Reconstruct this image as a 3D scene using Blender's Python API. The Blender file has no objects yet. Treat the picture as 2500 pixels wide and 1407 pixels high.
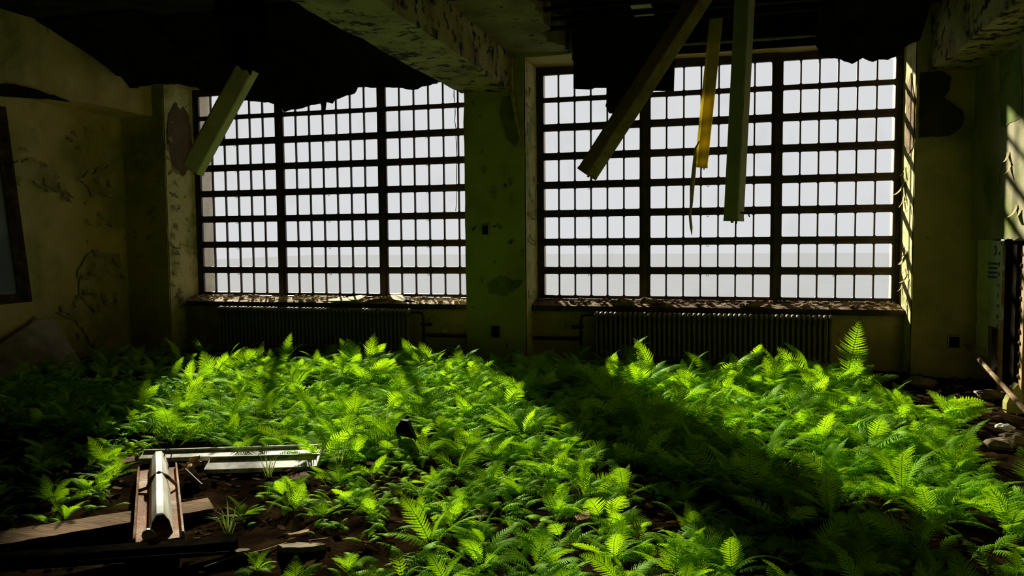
import bpy, bmesh, math, random
import numpy as np
from mathutils import Vector, Matrix, noise

S = bpy.context.scene
COL = S.collection
random.seed(7); rng = np.random.default_rng(7)

# ------------------------------------------------------------------ camera
F_PX = 1953.4
YAW, PIT, ROL = math.radians(14.744), math.radians(3.6036), math.radians(-0.5164)
CAM = Vector((0, 0, 1.75))
_cy, _sy, _cp, _sp = math.cos(YAW), math.sin(YAW), math.cos(PIT), math.sin(PIT)
FW = Vector((-_sy * _cp, _cy * _cp, -_sp))
_rt = Vector((_cy, _sy, 0)); _up = _rt.cross(FW)
RT = math.cos(ROL) * _rt + math.sin(ROL) * _up
UP = -math.sin(ROL) * _rt + math.cos(ROL) * _up
cd = bpy.data.cameras.new('camera'); cam = bpy.data.objects.new('camera', cd); COL.objects.link(cam)
cd.sensor_width = 36; cd.lens = F_PX * 36 / 2500; cd.clip_start = .05; cd.clip_end = 500
cam.matrix_world = Matrix(((RT.x, UP.x, -FW.x, CAM.x), (RT.y, UP.y, -FW.y, CAM.y), (RT.z, UP.z, -FW.z, CAM.z), (0, 0, 0, 1)))
S.camera = cam

# ------------------------------------------------------------------ sky, sun, exposure
SKY = 0.83
SUN_E = 14.5
SUN_DIR = Vector((.54, -1.0, -.505)).normalized()
w = bpy.data.worlds.new('World'); S.world = w; w.use_nodes = True
bg = w.node_tree.nodes['Background']; bg.inputs['Color'].default_value = (.985, .985, 1, 1); bg.inputs['Strength'].default_value = SKY
sd = bpy.data.lights.new('sun', 'SUN'); sd.energy = SUN_E; sd.angle = math.radians(2.0); sd.color = (1, .94, .76)
sun = bpy.data.objects.new('sun', sd); COL.objects.link(sun)
sun.rotation_euler = SUN_DIR.to_track_quat('-Z', 'Y').to_euler(); sun.location = (-8, 22, 9)
vs = S.view_settings; vs.view_transform = 'Standard'; vs.look = 'None'; vs.exposure = 0; vs.gamma = 1; vs.use_curve_mapping = False
S.cycles.use_denoising = True
S.cycles.max_bounces = 8; S.cycles.diffuse_bounces = 4; S.cycles.transparent_max_bounces = 12
S.cycles.caustics_reflective = False; S.cycles.caustics_refractive = False


def at(px, py, axis, val):
    """world point where the sight line through pixel (2500x1407 frame) meets the plane axis=val"""
    d = FW + RT * ((px - 1250) / F_PX) - UP * ((py - 703.5) / F_PX)
    k = (val - CAM[axis]) / d[axis]
    return CAM + d * k


# ------------------------------------------------------------------ materials
def mat(name, stops, scale=2.0, detail=8, rough=.9, spec=.08, bump=.3, bscale=25, metal=0, stretch=(1, 1, 1),
        spots=None, spot_scale=6, spot_at=.6, spot_w=.03, spots2=None, spot2_scale=1.2, spot2_at=.55):
    m = bpy.data.materials.new(name); m.use_nodes = True
    nt = m.node_tree; N = nt.nodes; L = nt.links; b = N['Principled BSDF']
    b.inputs['Roughness'].default_value = rough; b.inputs['Metallic'].default_value = metal
    b.inputs['Specular IOR Level'].default_value = spec
    tc = N.new('ShaderNodeTexCoord'); mp = N.new('ShaderNodeMapping'); mp.inputs['Scale'].default_value = stretch
    L.new(tc.outputs['Object'], mp.inputs['Vector'])

    def nz(sc, det, rg=.6):
        n = N.new('ShaderNodeTexNoise'); n.inputs['Scale'].default_value = sc; n.inputs['Detail'].default_value = det
        n.inputs['Roughness'].default_value = rg; L.new(mp.outputs['Vector'], n.inputs['Vector']); return n.outputs['Fac']

    def ramp(f, st):
        r = N.new('ShaderNodeValToRGB'); e = r.color_ramp.elements
        while len(e) > 1: e.remove(e[-1])
        for i, (p, c) in enumerate(st):
            x = e[0] if i == 0 else e.new(p)
            x.position = p; x.color = (*c, 1)
        L.new(f, r.inputs['Fac']); return r.outputs['Color']
    c = ramp(nz(scale, detail), stops)

    def over(c, col, sc, a, wd, det=9):
        f = ramp(nz(sc, det, .65), [(a - wd, (0, 0, 0)), (a + wd, (1, 1, 1))])
        mx = N.new('ShaderNodeMix'); mx.data_type = 'RGBA'
        L.new(f, mx.inputs[0]); L.new(c, mx.inputs[6]); mx.inputs[7].default_value = (*col, 1)
        return mx.outputs[2]
    if spots2: c = over(c, spots2, spot2_scale, spot2_at, .08)
    if spots: c = over(c, spots, spot_scale, spot_at, spot_w)
    L.new(c, b.inputs['Base Color'])
    if bump:
        bp = N.new('ShaderNodeBump'); bp.inputs['Strength'].default_value = bump; bp.inputs['Distance'].default_value = .02
        L.new(nz(bscale, 8, .65), bp.inputs['Height']); L.new(bp.outputs['Normal'], b.inputs['Normal'])
    return m


M = {}
M['plaster'] = mat('olive_cream_paint', [(.3, (.36, .27, .11)), (.5, (.58, .45, .20)), (.7, (.66, .54, .27))], .9,
                   spots=(.06, .05, .02), spot_scale=5, spot_at=.70, spots2=(.28, .26, .08), spot2_scale=.8, spot2_at=.56)
M['plaster_left'] = mat('yellowed_cream_paint', [(.3, (.42, .30, .11)), (.5, (.66, .495, .20)), (.7, (.72, .56, .26))], .9,
                        spots=(.10, .075, .03), spot_scale=4, spot_at=.68, spots2=(.34, .29, .10), spot2_scale=.7, spot2_at=.55)
M['plaster_right'] = mat('pale_paint_with_algae', [(.3, (.26, .22, .11)), (.5, (.36, .32, .19)), (.7, (.43, .38, .24))], 1.0,
                         spots=(.20, .15, .07), spot_scale=4, spot_at=.67, spots2=(.16, .20, .02), spot2_scale=1.1, spot2_at=.56)
M['reveal'] = mat('reveal_paint', [(.3, (.52, .46, .18)), (.5, (.78, .70, .34)), (.7, (.84, .78, .46))], 1.6,
                  spots=(.16, .12, .06), spot_scale=7, spot_at=.63, spots2=(.30, .32, .08), spot2_scale=1.6, spot2_at=.56)
M['pillar'] = mat('olive_green_paint', [(.3, (.32, .28, .13)), (.55, (.48, .43, .21)), (.75, (.55, .50, .27))], 1.2,
                  spots=(.03, .03, .015), spot_scale=5, spot_at=.66)
M['beam'] = mat('stained_beam', [(.3, (.18, .13, .05)), (.5, (.42, .35, .13)), (.7, (.52, .46, .19))], 2.2,
                spots=(.035, .025, .012), spot_scale=6, spot_at=.56, bump=.5)
M['rust_edge'] = mat('rust_stain', [(.35, (.10, .04, .015)), (.6, (.22, .11, .04))], 6)
M['bare'] = mat('bare_brown_plaster', [(.35, (.13, .08, .045)), (.6, (.19, .125, .07))], 3, bump=.2)
M['dark_patch'] = mat('dark_brown_render', [(.35, (.05, .04, .02)), (.6, (.085, .065, .035))], 3, bump=.2)
M['stain'] = mat('mould_stain', [(.35, (.14, .13, .06)), (.6, (.26, .25, .11))], 5)
M['lip'] = mat('under_paint', [(.35, (.36, .28, .12)), (.6, (.52, .43, .18))], 3)
M['shade_black'] = mat('black_in_shade', [(.4, (.006, .006, .005)), (.6, (.016, .014, .010))], 4, rough=.95, spec=.05, bump=.4)  # near-black base colour carries the shade of the unlit ceiling scraps
M['slab'] = mat('slab_in_shade', [(.4, (.012, .011, .008)), (.65, (.035, .03, .018))], 3, rough=.95, spec=.05)  # the black of an unlit ceiling is put into the slab's colour
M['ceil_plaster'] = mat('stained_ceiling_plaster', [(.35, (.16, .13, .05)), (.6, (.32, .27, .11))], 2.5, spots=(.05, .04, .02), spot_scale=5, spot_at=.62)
M['rear'] = mat('dark_rear_wall', [(.4, (.05, .045, .025)), (.6, (.08, .07, .04))], 1)
M['soil'] = mat('damp_soil', [(.3, (.006, .004, .002)), (.5, (.018, .011, .005)), (.7, (.04, .023, .010))], 5, bump=1.0, bscale=40, spec=0,
                spots=(.06, .03, .011), spot_scale=14, spot_at=.66)
M['steel'] = mat('rusty_dark_steel', [(.35, (.018, .012, .008)), (.6, (.06, .032, .014)), (.75, (.14, .065, .02))], 9, rough=.5, spec=.5, bump=.3, bscale=60)
M['iron'] = mat('old_iron_paint', [(.35, (.12, .10, .05)), (.6, (.30, .27, .13)), (.75, (.30, .19, .10))], 9, rough=.7, spec=.2, stretch=(1, 1, .25))
M['pipe'] = mat('dark_pipe', [(.4, (.02, .016, .01)), (.7, (.06, .045, .025))], 8, rough=.6)
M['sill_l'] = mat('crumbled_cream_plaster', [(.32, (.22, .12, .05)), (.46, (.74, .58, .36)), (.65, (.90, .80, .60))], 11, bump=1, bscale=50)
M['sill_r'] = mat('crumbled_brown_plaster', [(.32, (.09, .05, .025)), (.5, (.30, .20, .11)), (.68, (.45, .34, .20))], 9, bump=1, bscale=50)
M['sill'] = mat('dark_sill_stone', [(.4, (.05, .04, .025)), (.6, (.10, .085, .05))], 5)
M['board'] = mat('pale_board', [(.4, (.50, .44, .28)), (.6, (.62, .56, .38))], 6, spots=(.25, .18, .08), spot_scale=12, spot_at=.64)
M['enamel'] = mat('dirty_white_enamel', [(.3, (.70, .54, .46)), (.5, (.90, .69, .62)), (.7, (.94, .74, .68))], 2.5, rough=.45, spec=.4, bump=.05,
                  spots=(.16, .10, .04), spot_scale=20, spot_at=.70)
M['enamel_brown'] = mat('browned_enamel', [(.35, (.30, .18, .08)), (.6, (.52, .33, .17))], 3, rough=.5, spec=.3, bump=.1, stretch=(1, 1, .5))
M['enamel_yellow'] = mat('yellowed_diffuser_back', [(.35, (.34, .28, .08)), (.6, (.48, .40, .14))], 3, rough=.5, bump=.05)
def trans_mat(name, c, t):
    m = bpy.data.materials.new(name); m.use_nodes = True; nt = m.node_tree; N = nt.nodes; L = nt.links
    for n in list(N): N.remove(n)
    out = N.new('ShaderNodeOutputMaterial'); d = N.new('ShaderNodeBsdfDiffuse'); d.inputs[0].default_value = (*c, 1); a = N.new('ShaderNodeAddShader')
    tc = N.new('ShaderNodeTexCoord'); nz = N.new('ShaderNodeTexNoise'); nz.inputs['Scale'].default_value = 6; L.new(tc.outputs['Object'], nz.inputs['Vector'])
    r = N.new('ShaderNodeValToRGB'); r.color_ramp.elements[0].color = (*[x * .5 for x in t], 1); r.color_ramp.elements[1].color = (*[min(1, x * 1.4) for x in t], 1); L.new(nz.outputs[0], r.inputs[0])
    e = N.new('ShaderNodeBsdfTranslucent'); L.new(r.outputs[0], e.inputs[0]); L.new(d.outputs[0], a.inputs[0]); L.new(e.outputs[0], a.inputs[1]); L.new(a.outputs[0], out.inputs[0]); return m
M['diffuser'] = trans_mat('yellowed_diffuser', (.34, .28, .08), (.42, .37, .08))
M['enamel_grey'] = mat('grey_enamel', [(.35, (.60, .55, .48)), (.6, (.74, .68, .60))], 3, rough=.45, bump=.05)
M['tray'] = mat('rust_pitted_enamel', [(.35, (.17, .075, .025)), (.5, (.36, .24, .13)), (.62, (.50, .40, .26))], 5, rough=.7, bump=.4, bscale=60,
                spots=(.03, .018, .008), spot_scale=24, spot_at=.60, spots2=(.27, .10, .025), spot2_scale=4, spot2_at=.47)
M['galv'] = mat('galvanised_face', [(.35, (.50, .48, .46)), (.6, (.74, .72, .68))], 30, rough=.6, spec=.25, bump=.2, bscale=90)
M['hump'] = mat('dull_white_metal', [(.35, (.46, .43, .33)), (.6, (.62, .60, .48))], 4, rough=.7, spec=.15, bump=.1, spots=(.22, .12, .05), spot_scale=16, spot_at=.70)
M['white_metal'] = mat('mossy_white_metal', [(.35, (.48, .50, .36)), (.55, (.78, .76, .66))], 5, rough=.5, bump=.1, stretch=(1, 1, .3), spots=(.22, .24, .08), spot_scale=8, spot_at=.55, spot_w=.08)
M['wood'] = mat('rotten_wood', [(.35, (.12, .07, .03)), (.6, (.30, .18, .08))], 6, stretch=(.3, 3, 3), bump=.8, spots=(.03, .02, .01), spot_scale=12, spot_at=.6)
M['char'] = mat('charred_wood', [(.4, (.008, .007, .005)), (.6, (.02, .016, .01))], 6, bump=.6, spec=0)
M['lath'] = mat('pale_wood_lath', [(.35, (.36, .23, .11)), (.6, (.62, .43, .24))], 8, bump=.5)
M['litter'] = mat('flaky_debris', [(.35, (.03, .016, .007)), (.55, (.09, .05, .022)), (.72, (.22, .15, .085))], 1.3, bump=.4, spec=0)
M['stone'] = mat('crumbled_block', [(.35, (.12, .09, .05)), (.6, (.27, .21, .13))], 8, bump=.8)
M['algae'] = mat('algae_block', [(.35, (.30, .29, .07)), (.6, (.46, .46, .13))], 5)
M['sheet'] = mat('peeled_lining', [(.35, (.17, .12, .05)), (.6, (.32, .25, .11))], 2, rough=.6, spec=.4, bump=.15, spots=(.42, .34, .17), spot_scale=3, spot_at=.66)
M['flake'] = mat('paint_flake', [(.35, (.26, .22, .08)), (.6, (.44, .38, .17))], 6, bump=.1)
M['ground'] = mat('pale_gravel', [(.4, (.254, .264, .292)), (.6, (.262, .272, .300))], .5, bump=0, spec=0)
M['jamb'] = mat('tan_brick_jamb', [(.4, (.62, .54, .42)), (.6, (.74, .68, .56))], 6)
M['ceramic'] = mat('white_ceramic', [(.4, (.6, .58, .5)), (.6, (.7, .68, .6))], 8, rough=.4, bump=0)
M['socket'] = mat('amber_ceramic', [(.4, (.33, .20, .07)), (.6, (.50, .33, .13))], 8, rough=.4, bump=0)
M['wire'] = mat('dark_wire', [(.4, (.02, .018, .015)), (.6, (.04, .035, .03))], 8, bump=0)
M['plastic'] = mat('black_plastic', [(.4, (.004, .004, .004)), (.6, (.009, .009, .008))], 8, rough=.6, bump=0)
M['blue'] = mat('blue_print', [(.4, (.05, .09, .42)), (.6, (.08, .13, .5))], 8, bump=0)
M['insul'] = mat('torn_white_board', [(.35, (.66, .64, .62)), (.6, (.84, .82, .82))], 5, spots=(.16, .11, .06), spot_scale=9, spot_at=.64)
M['grey_panel'] = mat('pale_blue_panel', [(.4, (.16, .17, .20)), (.6, (.22, .23, .26))], 2)


def leaf_mat(name, c, t, var=.25):
    m = bpy.data.materials.new(name); m.use_nodes = True; nt = m.node_tree; N = nt.nodes; L = nt.links
    for n in list(N): N.remove(n)
    out = N.new('ShaderNodeOutputMaterial')
    oi = N.new('ShaderNodeObjectInfo'); tc = N.new('ShaderNodeTexCoord')
    nz = N.new('ShaderNodeTexNoise'); nz.inputs['Scale'].default_value = 3.5
    L.new(tc.outputs['Object'], nz.inputs['Vector'])
    ad = N.new('ShaderNodeMath'); ad.operation = 'ADD'; L.new(oi.outputs['Random'], ad.inputs[0]); L.new(nz.outputs['Fac'], ad.inputs[1])
    hv = N.new('ShaderNodeMath'); hv.operation = 'MULTIPLY'; hv.inputs[1].default_value = .5; L.new(ad.outputs[0], hv.inputs[0])

    def rmp(c):
        r = N.new('ShaderNodeValToRGB'); e = r.color_ramp.elements
        e[0].position = .2; e[1].position = .85
        e[0].color = (c[0] * (1 - var * 1.2), c[1] * (1 - var), c[2], 1); e[1].color = (c[0] * (1 + var * 1.2), c[1] * (1 + var * .7), c[2], 1)
        L.new(hv.outputs[0], r.inputs[0]); return r.outputs[0]
    d = N.new('ShaderNodeBsdfDiffuse'); L.new(rmp(c), d.inputs[0])
    tr = N.new('ShaderNodeBsdfTranslucent'); L.new(rmp(t), tr.inputs[0])
    a = N.new('ShaderNodeAddShader'); L.new(d.outputs[0], a.inputs[0]); L.new(tr.outputs[0], a.inputs[1])
    g = N.new('ShaderNodeBsdfGlossy'); g.inputs['Roughness'].default_value = .5; g.inputs[0].default_value = (.55, .8, .3, 1)
    mx = N.new('ShaderNodeMixShader'); mx.inputs[0].default_value = .025; L.new(a.outputs[0], mx.inputs[1]); L.new(g.outputs[0], mx.inputs[2])
    L.new(mx.outputs[0], out.inputs[0]); return m


M['fern'] = leaf_mat('fern_leaf', (.095, .22, .004), (.225, .41, .004))
M['weed'] = leaf_mat('weed_leaf', (.07, .20, .02), (.12, .28, .015))
M['grass'] = leaf_mat('grass_blade', (.16, .18, .04), (.16, .20, .03))


def glass_mat():
    m = bpy.data.materials.new('dusty_glass'); m.use_nodes = True; nt = m.node_tree; N = nt.nodes; L = nt.links
    for n in list(N): N.remove(n)
    out = N.new('ShaderNodeOutputMaterial'); t = N.new('ShaderNodeBsdfTransparent'); t.inputs[0].default_value = (.95, .955, .955, 1)
    g = N.new('ShaderNodeBsdfGlossy'); g.inputs['Roughness'].default_value = .05
    fr = N.new('ShaderNodeFresnel'); fr.inputs[0].default_value = 1.35
    mx = N.new('ShaderNodeMixShader'); L.new(fr.outputs[0], mx.inputs[0]); L.new(t.outputs[0], mx.inputs[1]); L.new(g.outputs[0], mx.inputs[2])
    d = N.new('ShaderNodeBsdfDiffuse'); d.inputs[0].default_value = (.42, .40, .34, 1)
    tc = N.new('ShaderNodeTexCoord'); nz = N.new('ShaderNodeTexNoise'); nz.inputs['Scale'].default_value = 1.7; nz.inputs['Detail'].default_value = 9
    L.new(tc.outputs['Object'], nz.inputs['Vector'])
    r = N.new('ShaderNodeValToRGB'); r.color_ramp.elements[0].position = .55; r.color_ramp.elements[1].position = .85
    r.color_ramp.elements[0].color = (.0, .0, .0, 1); r.color_ramp.elements[1].color = (.07, .07, .07, 1)
    L.new(nz.outputs[0], r.inputs[0])
    m2 = N.new('ShaderNodeMixShader'); L.new(r.outputs[0], m2.inputs[0]); L.new(mx.outputs[0], m2.inputs[1]); L.new(d.outputs[0], m2.inputs[2])
    L.new(m2.outputs[0], out.inputs[0]); return m


M['glass'] = glass_mat()


# ------------------------------------------------------------------ mesh helpers
class MB:
    def __init__(s): s.v = []; s.f = []; s.mi = []; s.m = 0

    def add(s, vs, fs):
        o = len(s.v); s.v += [tuple(v) for v in vs]; s.f += [tuple(i + o for i in f) for f in fs]; s.mi += [s.m] * len(fs)

    def box(s, x0, x1, y0, y1, z0, z1):
        s.add([(x, y, z) for z in (z0, z1) for y in (y0, y1) for x in (x0, x1)],
              [(0, 2, 3, 1), (4, 5, 7, 6), (0, 1, 5, 4), (2, 6, 7, 3), (0, 4, 6, 2), (1, 3, 7, 5)])

    def tube(s, pts, r, n=8, caps=True):
        pts = [Vector(p) for p in pts]; rs = r if isinstance(r, (list, tuple)) else [r] * len(pts)
        vs = []; fs = []; a = None
        for i, p in enumerate(pts):
            t = (pts[min(i + 1, len(pts) - 1)] - pts[max(i - 1, 0)]).normalized()
            if a is None: a = t.orthogonal().normalized()
            a = (a - t * a.dot(t)).normalized(); b = t.cross(a)
            for k in range(n):
                q = 2 * math.pi * k / n; vs.append(p + (a * math.cos(q) + b * math.sin(q)) * rs[i])
        for i in range(len(pts) - 1):
            for k in range(n):
                j = (k + 1) % n; fs.append((i * n + k, i * n + j, i * n + n + j, i * n + n + k))
        if caps: fs.append(tuple(range(n - 1, -1, -1))); fs.append(tuple((len(pts) - 1) * n + k for k in range(n)))
        s.add(vs, fs)

    def prism(s, prof, fr0, fr1):
        """profile [(u,v)] swept from frame (origin,U,V) to another"""
        n = len(prof); vs = []
        for o, U, V in (fr0, fr1):
            vs += [o + U * u + V * v for u, v in prof]
        fs = [(i, (i + 1) % n, n + (i + 1) % n, n + i) for i in range(n)] + [tuple(range(n - 1, -1, -1)), tuple(range(n, 2 * n))]
        s.add(vs, fs)

    def slab(s, outline, thick):
        """outline: 3D points of an irregular flat piece; extruded along thick vector"""
        t = Vector(thick); n = len(outline); o = [Vector(p) for p in outline]
        s.add(o + [p + t for p in o], [tuple(range(n)), tuple(range(2 * n - 1, n - 1, -1))] + [(i, n + i, n + (i + 1) % n, (i + 1) % n) for i in range(n)])

    def grid(s, fn, nu, nv):
        vs = [fn(i / nu, j / nv) for j in range(nv + 1) for i in range(nu + 1)]
        fs = [(j * (nu + 1) + i, j * (nu + 1) + i + 1, (j + 1) * (nu + 1) + i + 1, (j + 1) * (nu + 1) + i) for j in range(nv) for i in range(nu)]
        s.add(vs, fs)

    def blob(s, c, r, rough=.25, seed=0, n=8, m=6):
        c = Vector(c); vs = []; fs = []
        for j in range(m + 1):
            th = math.pi * j / m
            for i in range(n):
                ph = 2 * math.pi * i / n
                d = Vector((math.sin(th) * math.cos(ph), math.sin(th) * math.sin(ph), math.cos(th)))
                k = 1 + rough * noise.noise(d * 1.7 + Vector((seed * 3.1, seed, 0))) * 2
                vs.append(c + Vector((d.x * r[0], d.y * r[1], d.z * r[2])) * k)
        for j in range(m):
            for i in range(n):
                fs.append((j * n + i, (j + 1) * n + i, (j + 1) * n + (i + 1) % n, j * n + (i + 1) % n))
        s.add(vs, fs)

    def build(s, name, mats, parent=None, smooth=False, loc=None):
        me = bpy.data.meshes.new(name)
        vv = s.v if loc is None else [(v[0] - loc[0], v[1] - loc[1], v[2] - loc[2]) for v in s.v]
        me.from_pydata(vv, [], s.f); me.validate()
        for m in (mats if isinstance(mats, (list, tuple)) else [mats]): me.materials.append(m)
        if any(s.mi) and len(me.polygons) == len(s.mi): me.polygons.foreach_set('material_index', s.mi)
        if smooth: me.polygons.foreach_set('use_smooth', [True] * len(me.polygons))
        me.update()
        bm = bmesh.new(); bm.from_mesh(me); bmesh.ops.recalc_face_normals(bm, faces=bm.faces); bm.to_mesh(me); bm.free()
        o = bpy.data.objects.new(name, me); COL.objects.link(o)
        if loc is not None: o.location = loc
        if parent: o.parent = parent
        return o


def tag(o, label, cat, group=None, kind=None):
    o['label'] = label; o['category'] = cat
    if group: o['group'] = group
    if kind: o['kind'] = kind
    return o


def empty(name, loc=(0, 0, 0), rz=0):
    o = bpy.data.objects.new(name, None); COL.objects.link(o); o.location = loc; o.rotation_euler = (0, 0, rz); o.empty_display_size = .1
    return o


def struct(o): o['kind'] = 'structure'; return o


def rough_box(mb, x0, x1, y0, y1, z0, z1, amp=.012, res=.14, seed=0):
    """a box whose faces are gridded and slightly uneven, with chipped arrises"""
    def n(p):
        q = Vector(p)
        return q + Vector((noise.noise(q * 2.3 + Vector((seed, 0, 0))), noise.noise(q * 2.3 + Vector((0, seed + 9, 0))), noise.noise(q * 2.3 + Vector((5, 0, seed))))) * amp + \
            Vector((noise.noise(q * 11), noise.noise(q * 11 + Vector((7, 0, 0))), 0)) * amp * .5
    def face(a, b, c):
        a, b, c = Vector(a), Vector(b), Vector(c); nu = max(1, int((b - a).length / res)); nv = max(1, int((c - a).length / res))
        mb.grid(lambda u, v: n(a + (b - a) * u + (c - a) * v), nu, nv)
    face((x0, y0, z0), (x1, y0, z0), (x0, y0, z1)); face((x0, y1, z0), (x1, y1, z0), (x0, y1, z1))
    face((x0, y0, z0), (x0, y1, z0), (x0, y0, z1)); face((x1, y0, z0), (x1, y1, z0), (x1, y0, z1))
    face((x0, y0, z0), (x1, y0, z0), (x0, y1, z0)); face((x0, y0, z1), (x1, y0, z1), (x0, y1, z1))


# ------------------------------------------------------------------ room shell
XL, XR, YW, YG, YO = -9.14, 2.9, 10.75, 11.5, 11.82      # left wall, right wall, inner wall face, glazing, outer face
ZS, ZT, ZC = .78, 4.2, 4.24                              # sill, window head, plaster ceiling
YB = -2.0
WX = [(-8.39, -3.5), (-2.64, 2.26)]


def fh(x, y):
    p = Vector((x, y, 0))
    return .05 * noise.noise(p * .7) + .03 * noise.noise(p * 2.1) + .014 * noise.noise(p * 6.5) + .006 * noise.noise(p * 17)


f = MB(); NX, NY = 300, 330
f.grid(lambda u, v: (lambda x, y: (x, y, fh(x, y)))(-9.3 + 13.9 * u, YB + (11.3 - YB) * v), NX, NY)
struct(f.build('floor', M['soil'], smooth=True))

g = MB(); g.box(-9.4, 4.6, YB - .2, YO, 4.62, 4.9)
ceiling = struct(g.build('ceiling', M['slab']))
# plaster still stuck to the ceiling beside the beam, ragged towards the room
def ragged(pts, z0, z1, n=6, amp=.05, seed=0):
    out = []
    for i, a in enumerate(pts):
        b = pts[(i + 1) % len(pts)]
        for k in range(n):
            t = k / n; x = a[0] + (b[0] - a[0]) * t; y = a[1] + (b[1] - a[1]) * t
            d = amp if k else amp * .3
            out.append((x + d * noise.noise(Vector((x * 5, y * 5, seed))), y + d * noise.noise(Vector((x * 5, y * 5, seed + 4)))))
    return [Vector((x, y, z0)) for x, y in out], (0, 0, z1 - z0)
g = MB(); o_, t_ = ragged([(-2.83, 4), (-1.95, 4), (-1.9, 6), (-2.2, 7.6), (-1.95, 8.5), (-2.02, 9.3), (-2.15, 10.0), (-2.0, 10.74), (-2.83, 10.74)], ZC, 4.62, 7, .12)
g.slab(o_, t_); g.build('plaster_layer', M['ceil_plaster'], ceiling)

wb = MB()
rough_box(wb, XL - .2, WX[0][0], YW, YO, -.3, 4.62, .014, seed=1)                 # left pier
rough_box(wb, WX[1][1], XR + .25, YW, YO, -.3, 4.62, .012, seed=2)                # right pier
for i, (a, b) in enumerate(WX):
    rough_box(wb, a - .01, b + .01, 11.12, YO, -.3, .72, .016, seed=3 + i)        # spandrel below the sill
    rough_box(wb, a - .01, b + .01, YW + .03, YO, ZT, 4.62, .015, seed=5 + i)     # head above the window
wall_back = struct(wb.build('wall_back', M['plaster'], smooth=False))
p = MB(); rough_box(p, -3.5, -2.64, YW, YO, -.3, 4.62, .012, seed=8)
pillar = struct(p.build('pillar', M['pillar']))
wl = MB(); wl.grid(lambda u, v: (lambda y, z: (XL + .02 * noise.noise(Vector((y * .8, z * .8, 3))) + .006 * noise.noise(Vector((y * 5, z * 5, 1))), y, z))(YB + (YW + .02 - YB) * u, -.3 + 4.92 * v), 90, 40)
wl.box(XL - .25, XL - .05, YB, YW, -.3, 4.62)
wall_left = struct(wl.build('wall_left', M['plaster_left'], smooth=True))
r = MB(); r.box(-9.4, 4.6, YB - .2, YB, -.3, 4.62); struct(r.build('wall_rear', M['rear']))
# right wall: plaster above, torn open below 1.7 m between two stretches
wr = MB()
def tear(y): return 1.69 + .035 * noise.noise(Vector((y * 5, 0, 2))) + .02 * noise.noise(Vector((y * 16, 3, 2)))
ny = 40; Y0, Y1 = 8.3, YW + .02
top = [Vector((XR, Y0 + (Y1 - Y0) * i / ny, tear(Y0 + (Y1 - Y0) * i / ny))) for i in range(ny + 1)]
wr.slab([Vector((XR, Y0, 4.62))] + top + [Vector((XR, Y1, 4.62))], (.1, 0, 0))
wr.box(XR, XR + .1, YB, Y0, -.3, 4.62)
wall_right = struct(wr.build('wall_right', M['plaster_right']))
# space behind the torn wall, its far wall with a small window
wa = MB()
XA = 4.3
wa.box(XA, XA + .2, YB, YO, -.3, 4.62)
WA = (3.42, 4.15, .80, 1.78)                             # opening in the facade of that space
wa.box(XR + .1, WA[0], YO - .4, YO, -.3, 4.62); wa.box(WA[1], XA, YO - .4, YO, -.3, 4.62); wa.box(WA[0], WA[1], YO - .4, YO, -.3, WA[2]); wa.box(WA[0], WA[1], YO - .4, YO, WA[3], 4.62)
struct(wa.build('wall_outer_right', M['rear']))
# beams
def beam(name, x0, x1, z0, z1, y0=-2, y1=YW + .01, seed=0):
    b = MB(); rough_box(b, x0, x1, y0, y1, z0, z1, .02, .12, seed); o = struct(b.build(name, [M['beam']])); return o
bm_c = beam('ceiling_beam', -3.53, -2.82, 3.755, 4.62, seed=11)
bm_l = beam('ceiling_beam', XL, -8.58, 3.68, 4.62, seed=12); bm_l.data.materials[0] = M['plaster_left']
bm_r = beam('ceiling_beam', 2.40, XR + .02, 3.70, 4.62, seed=13)

# outside: pale forecourt
g = MB(); g.box(-60, 60, YO + .01, 110, -.9, -.6); struct(g.build('ground_outside', M['ground']))

# sills
for i, (a, b) in enumerate(WX):
    s = MB(); rough_box(s, a, b, 11.06, YO + .06, .705, ZS, .006, .1, 20 + i)
    struct(s.build('trim_%d' % (i + 1), M['sill']))
# outer jambs
j = MB()
for a, b in WX: j.box(a - .05, a + .06, YG + .06, YO + .03, .7, ZT); j.box(b - .06, b + .05, YG + .06, YO + .03, .7, ZT)
j.build('outer_jamb', M['jamb'], wall_back)

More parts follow.
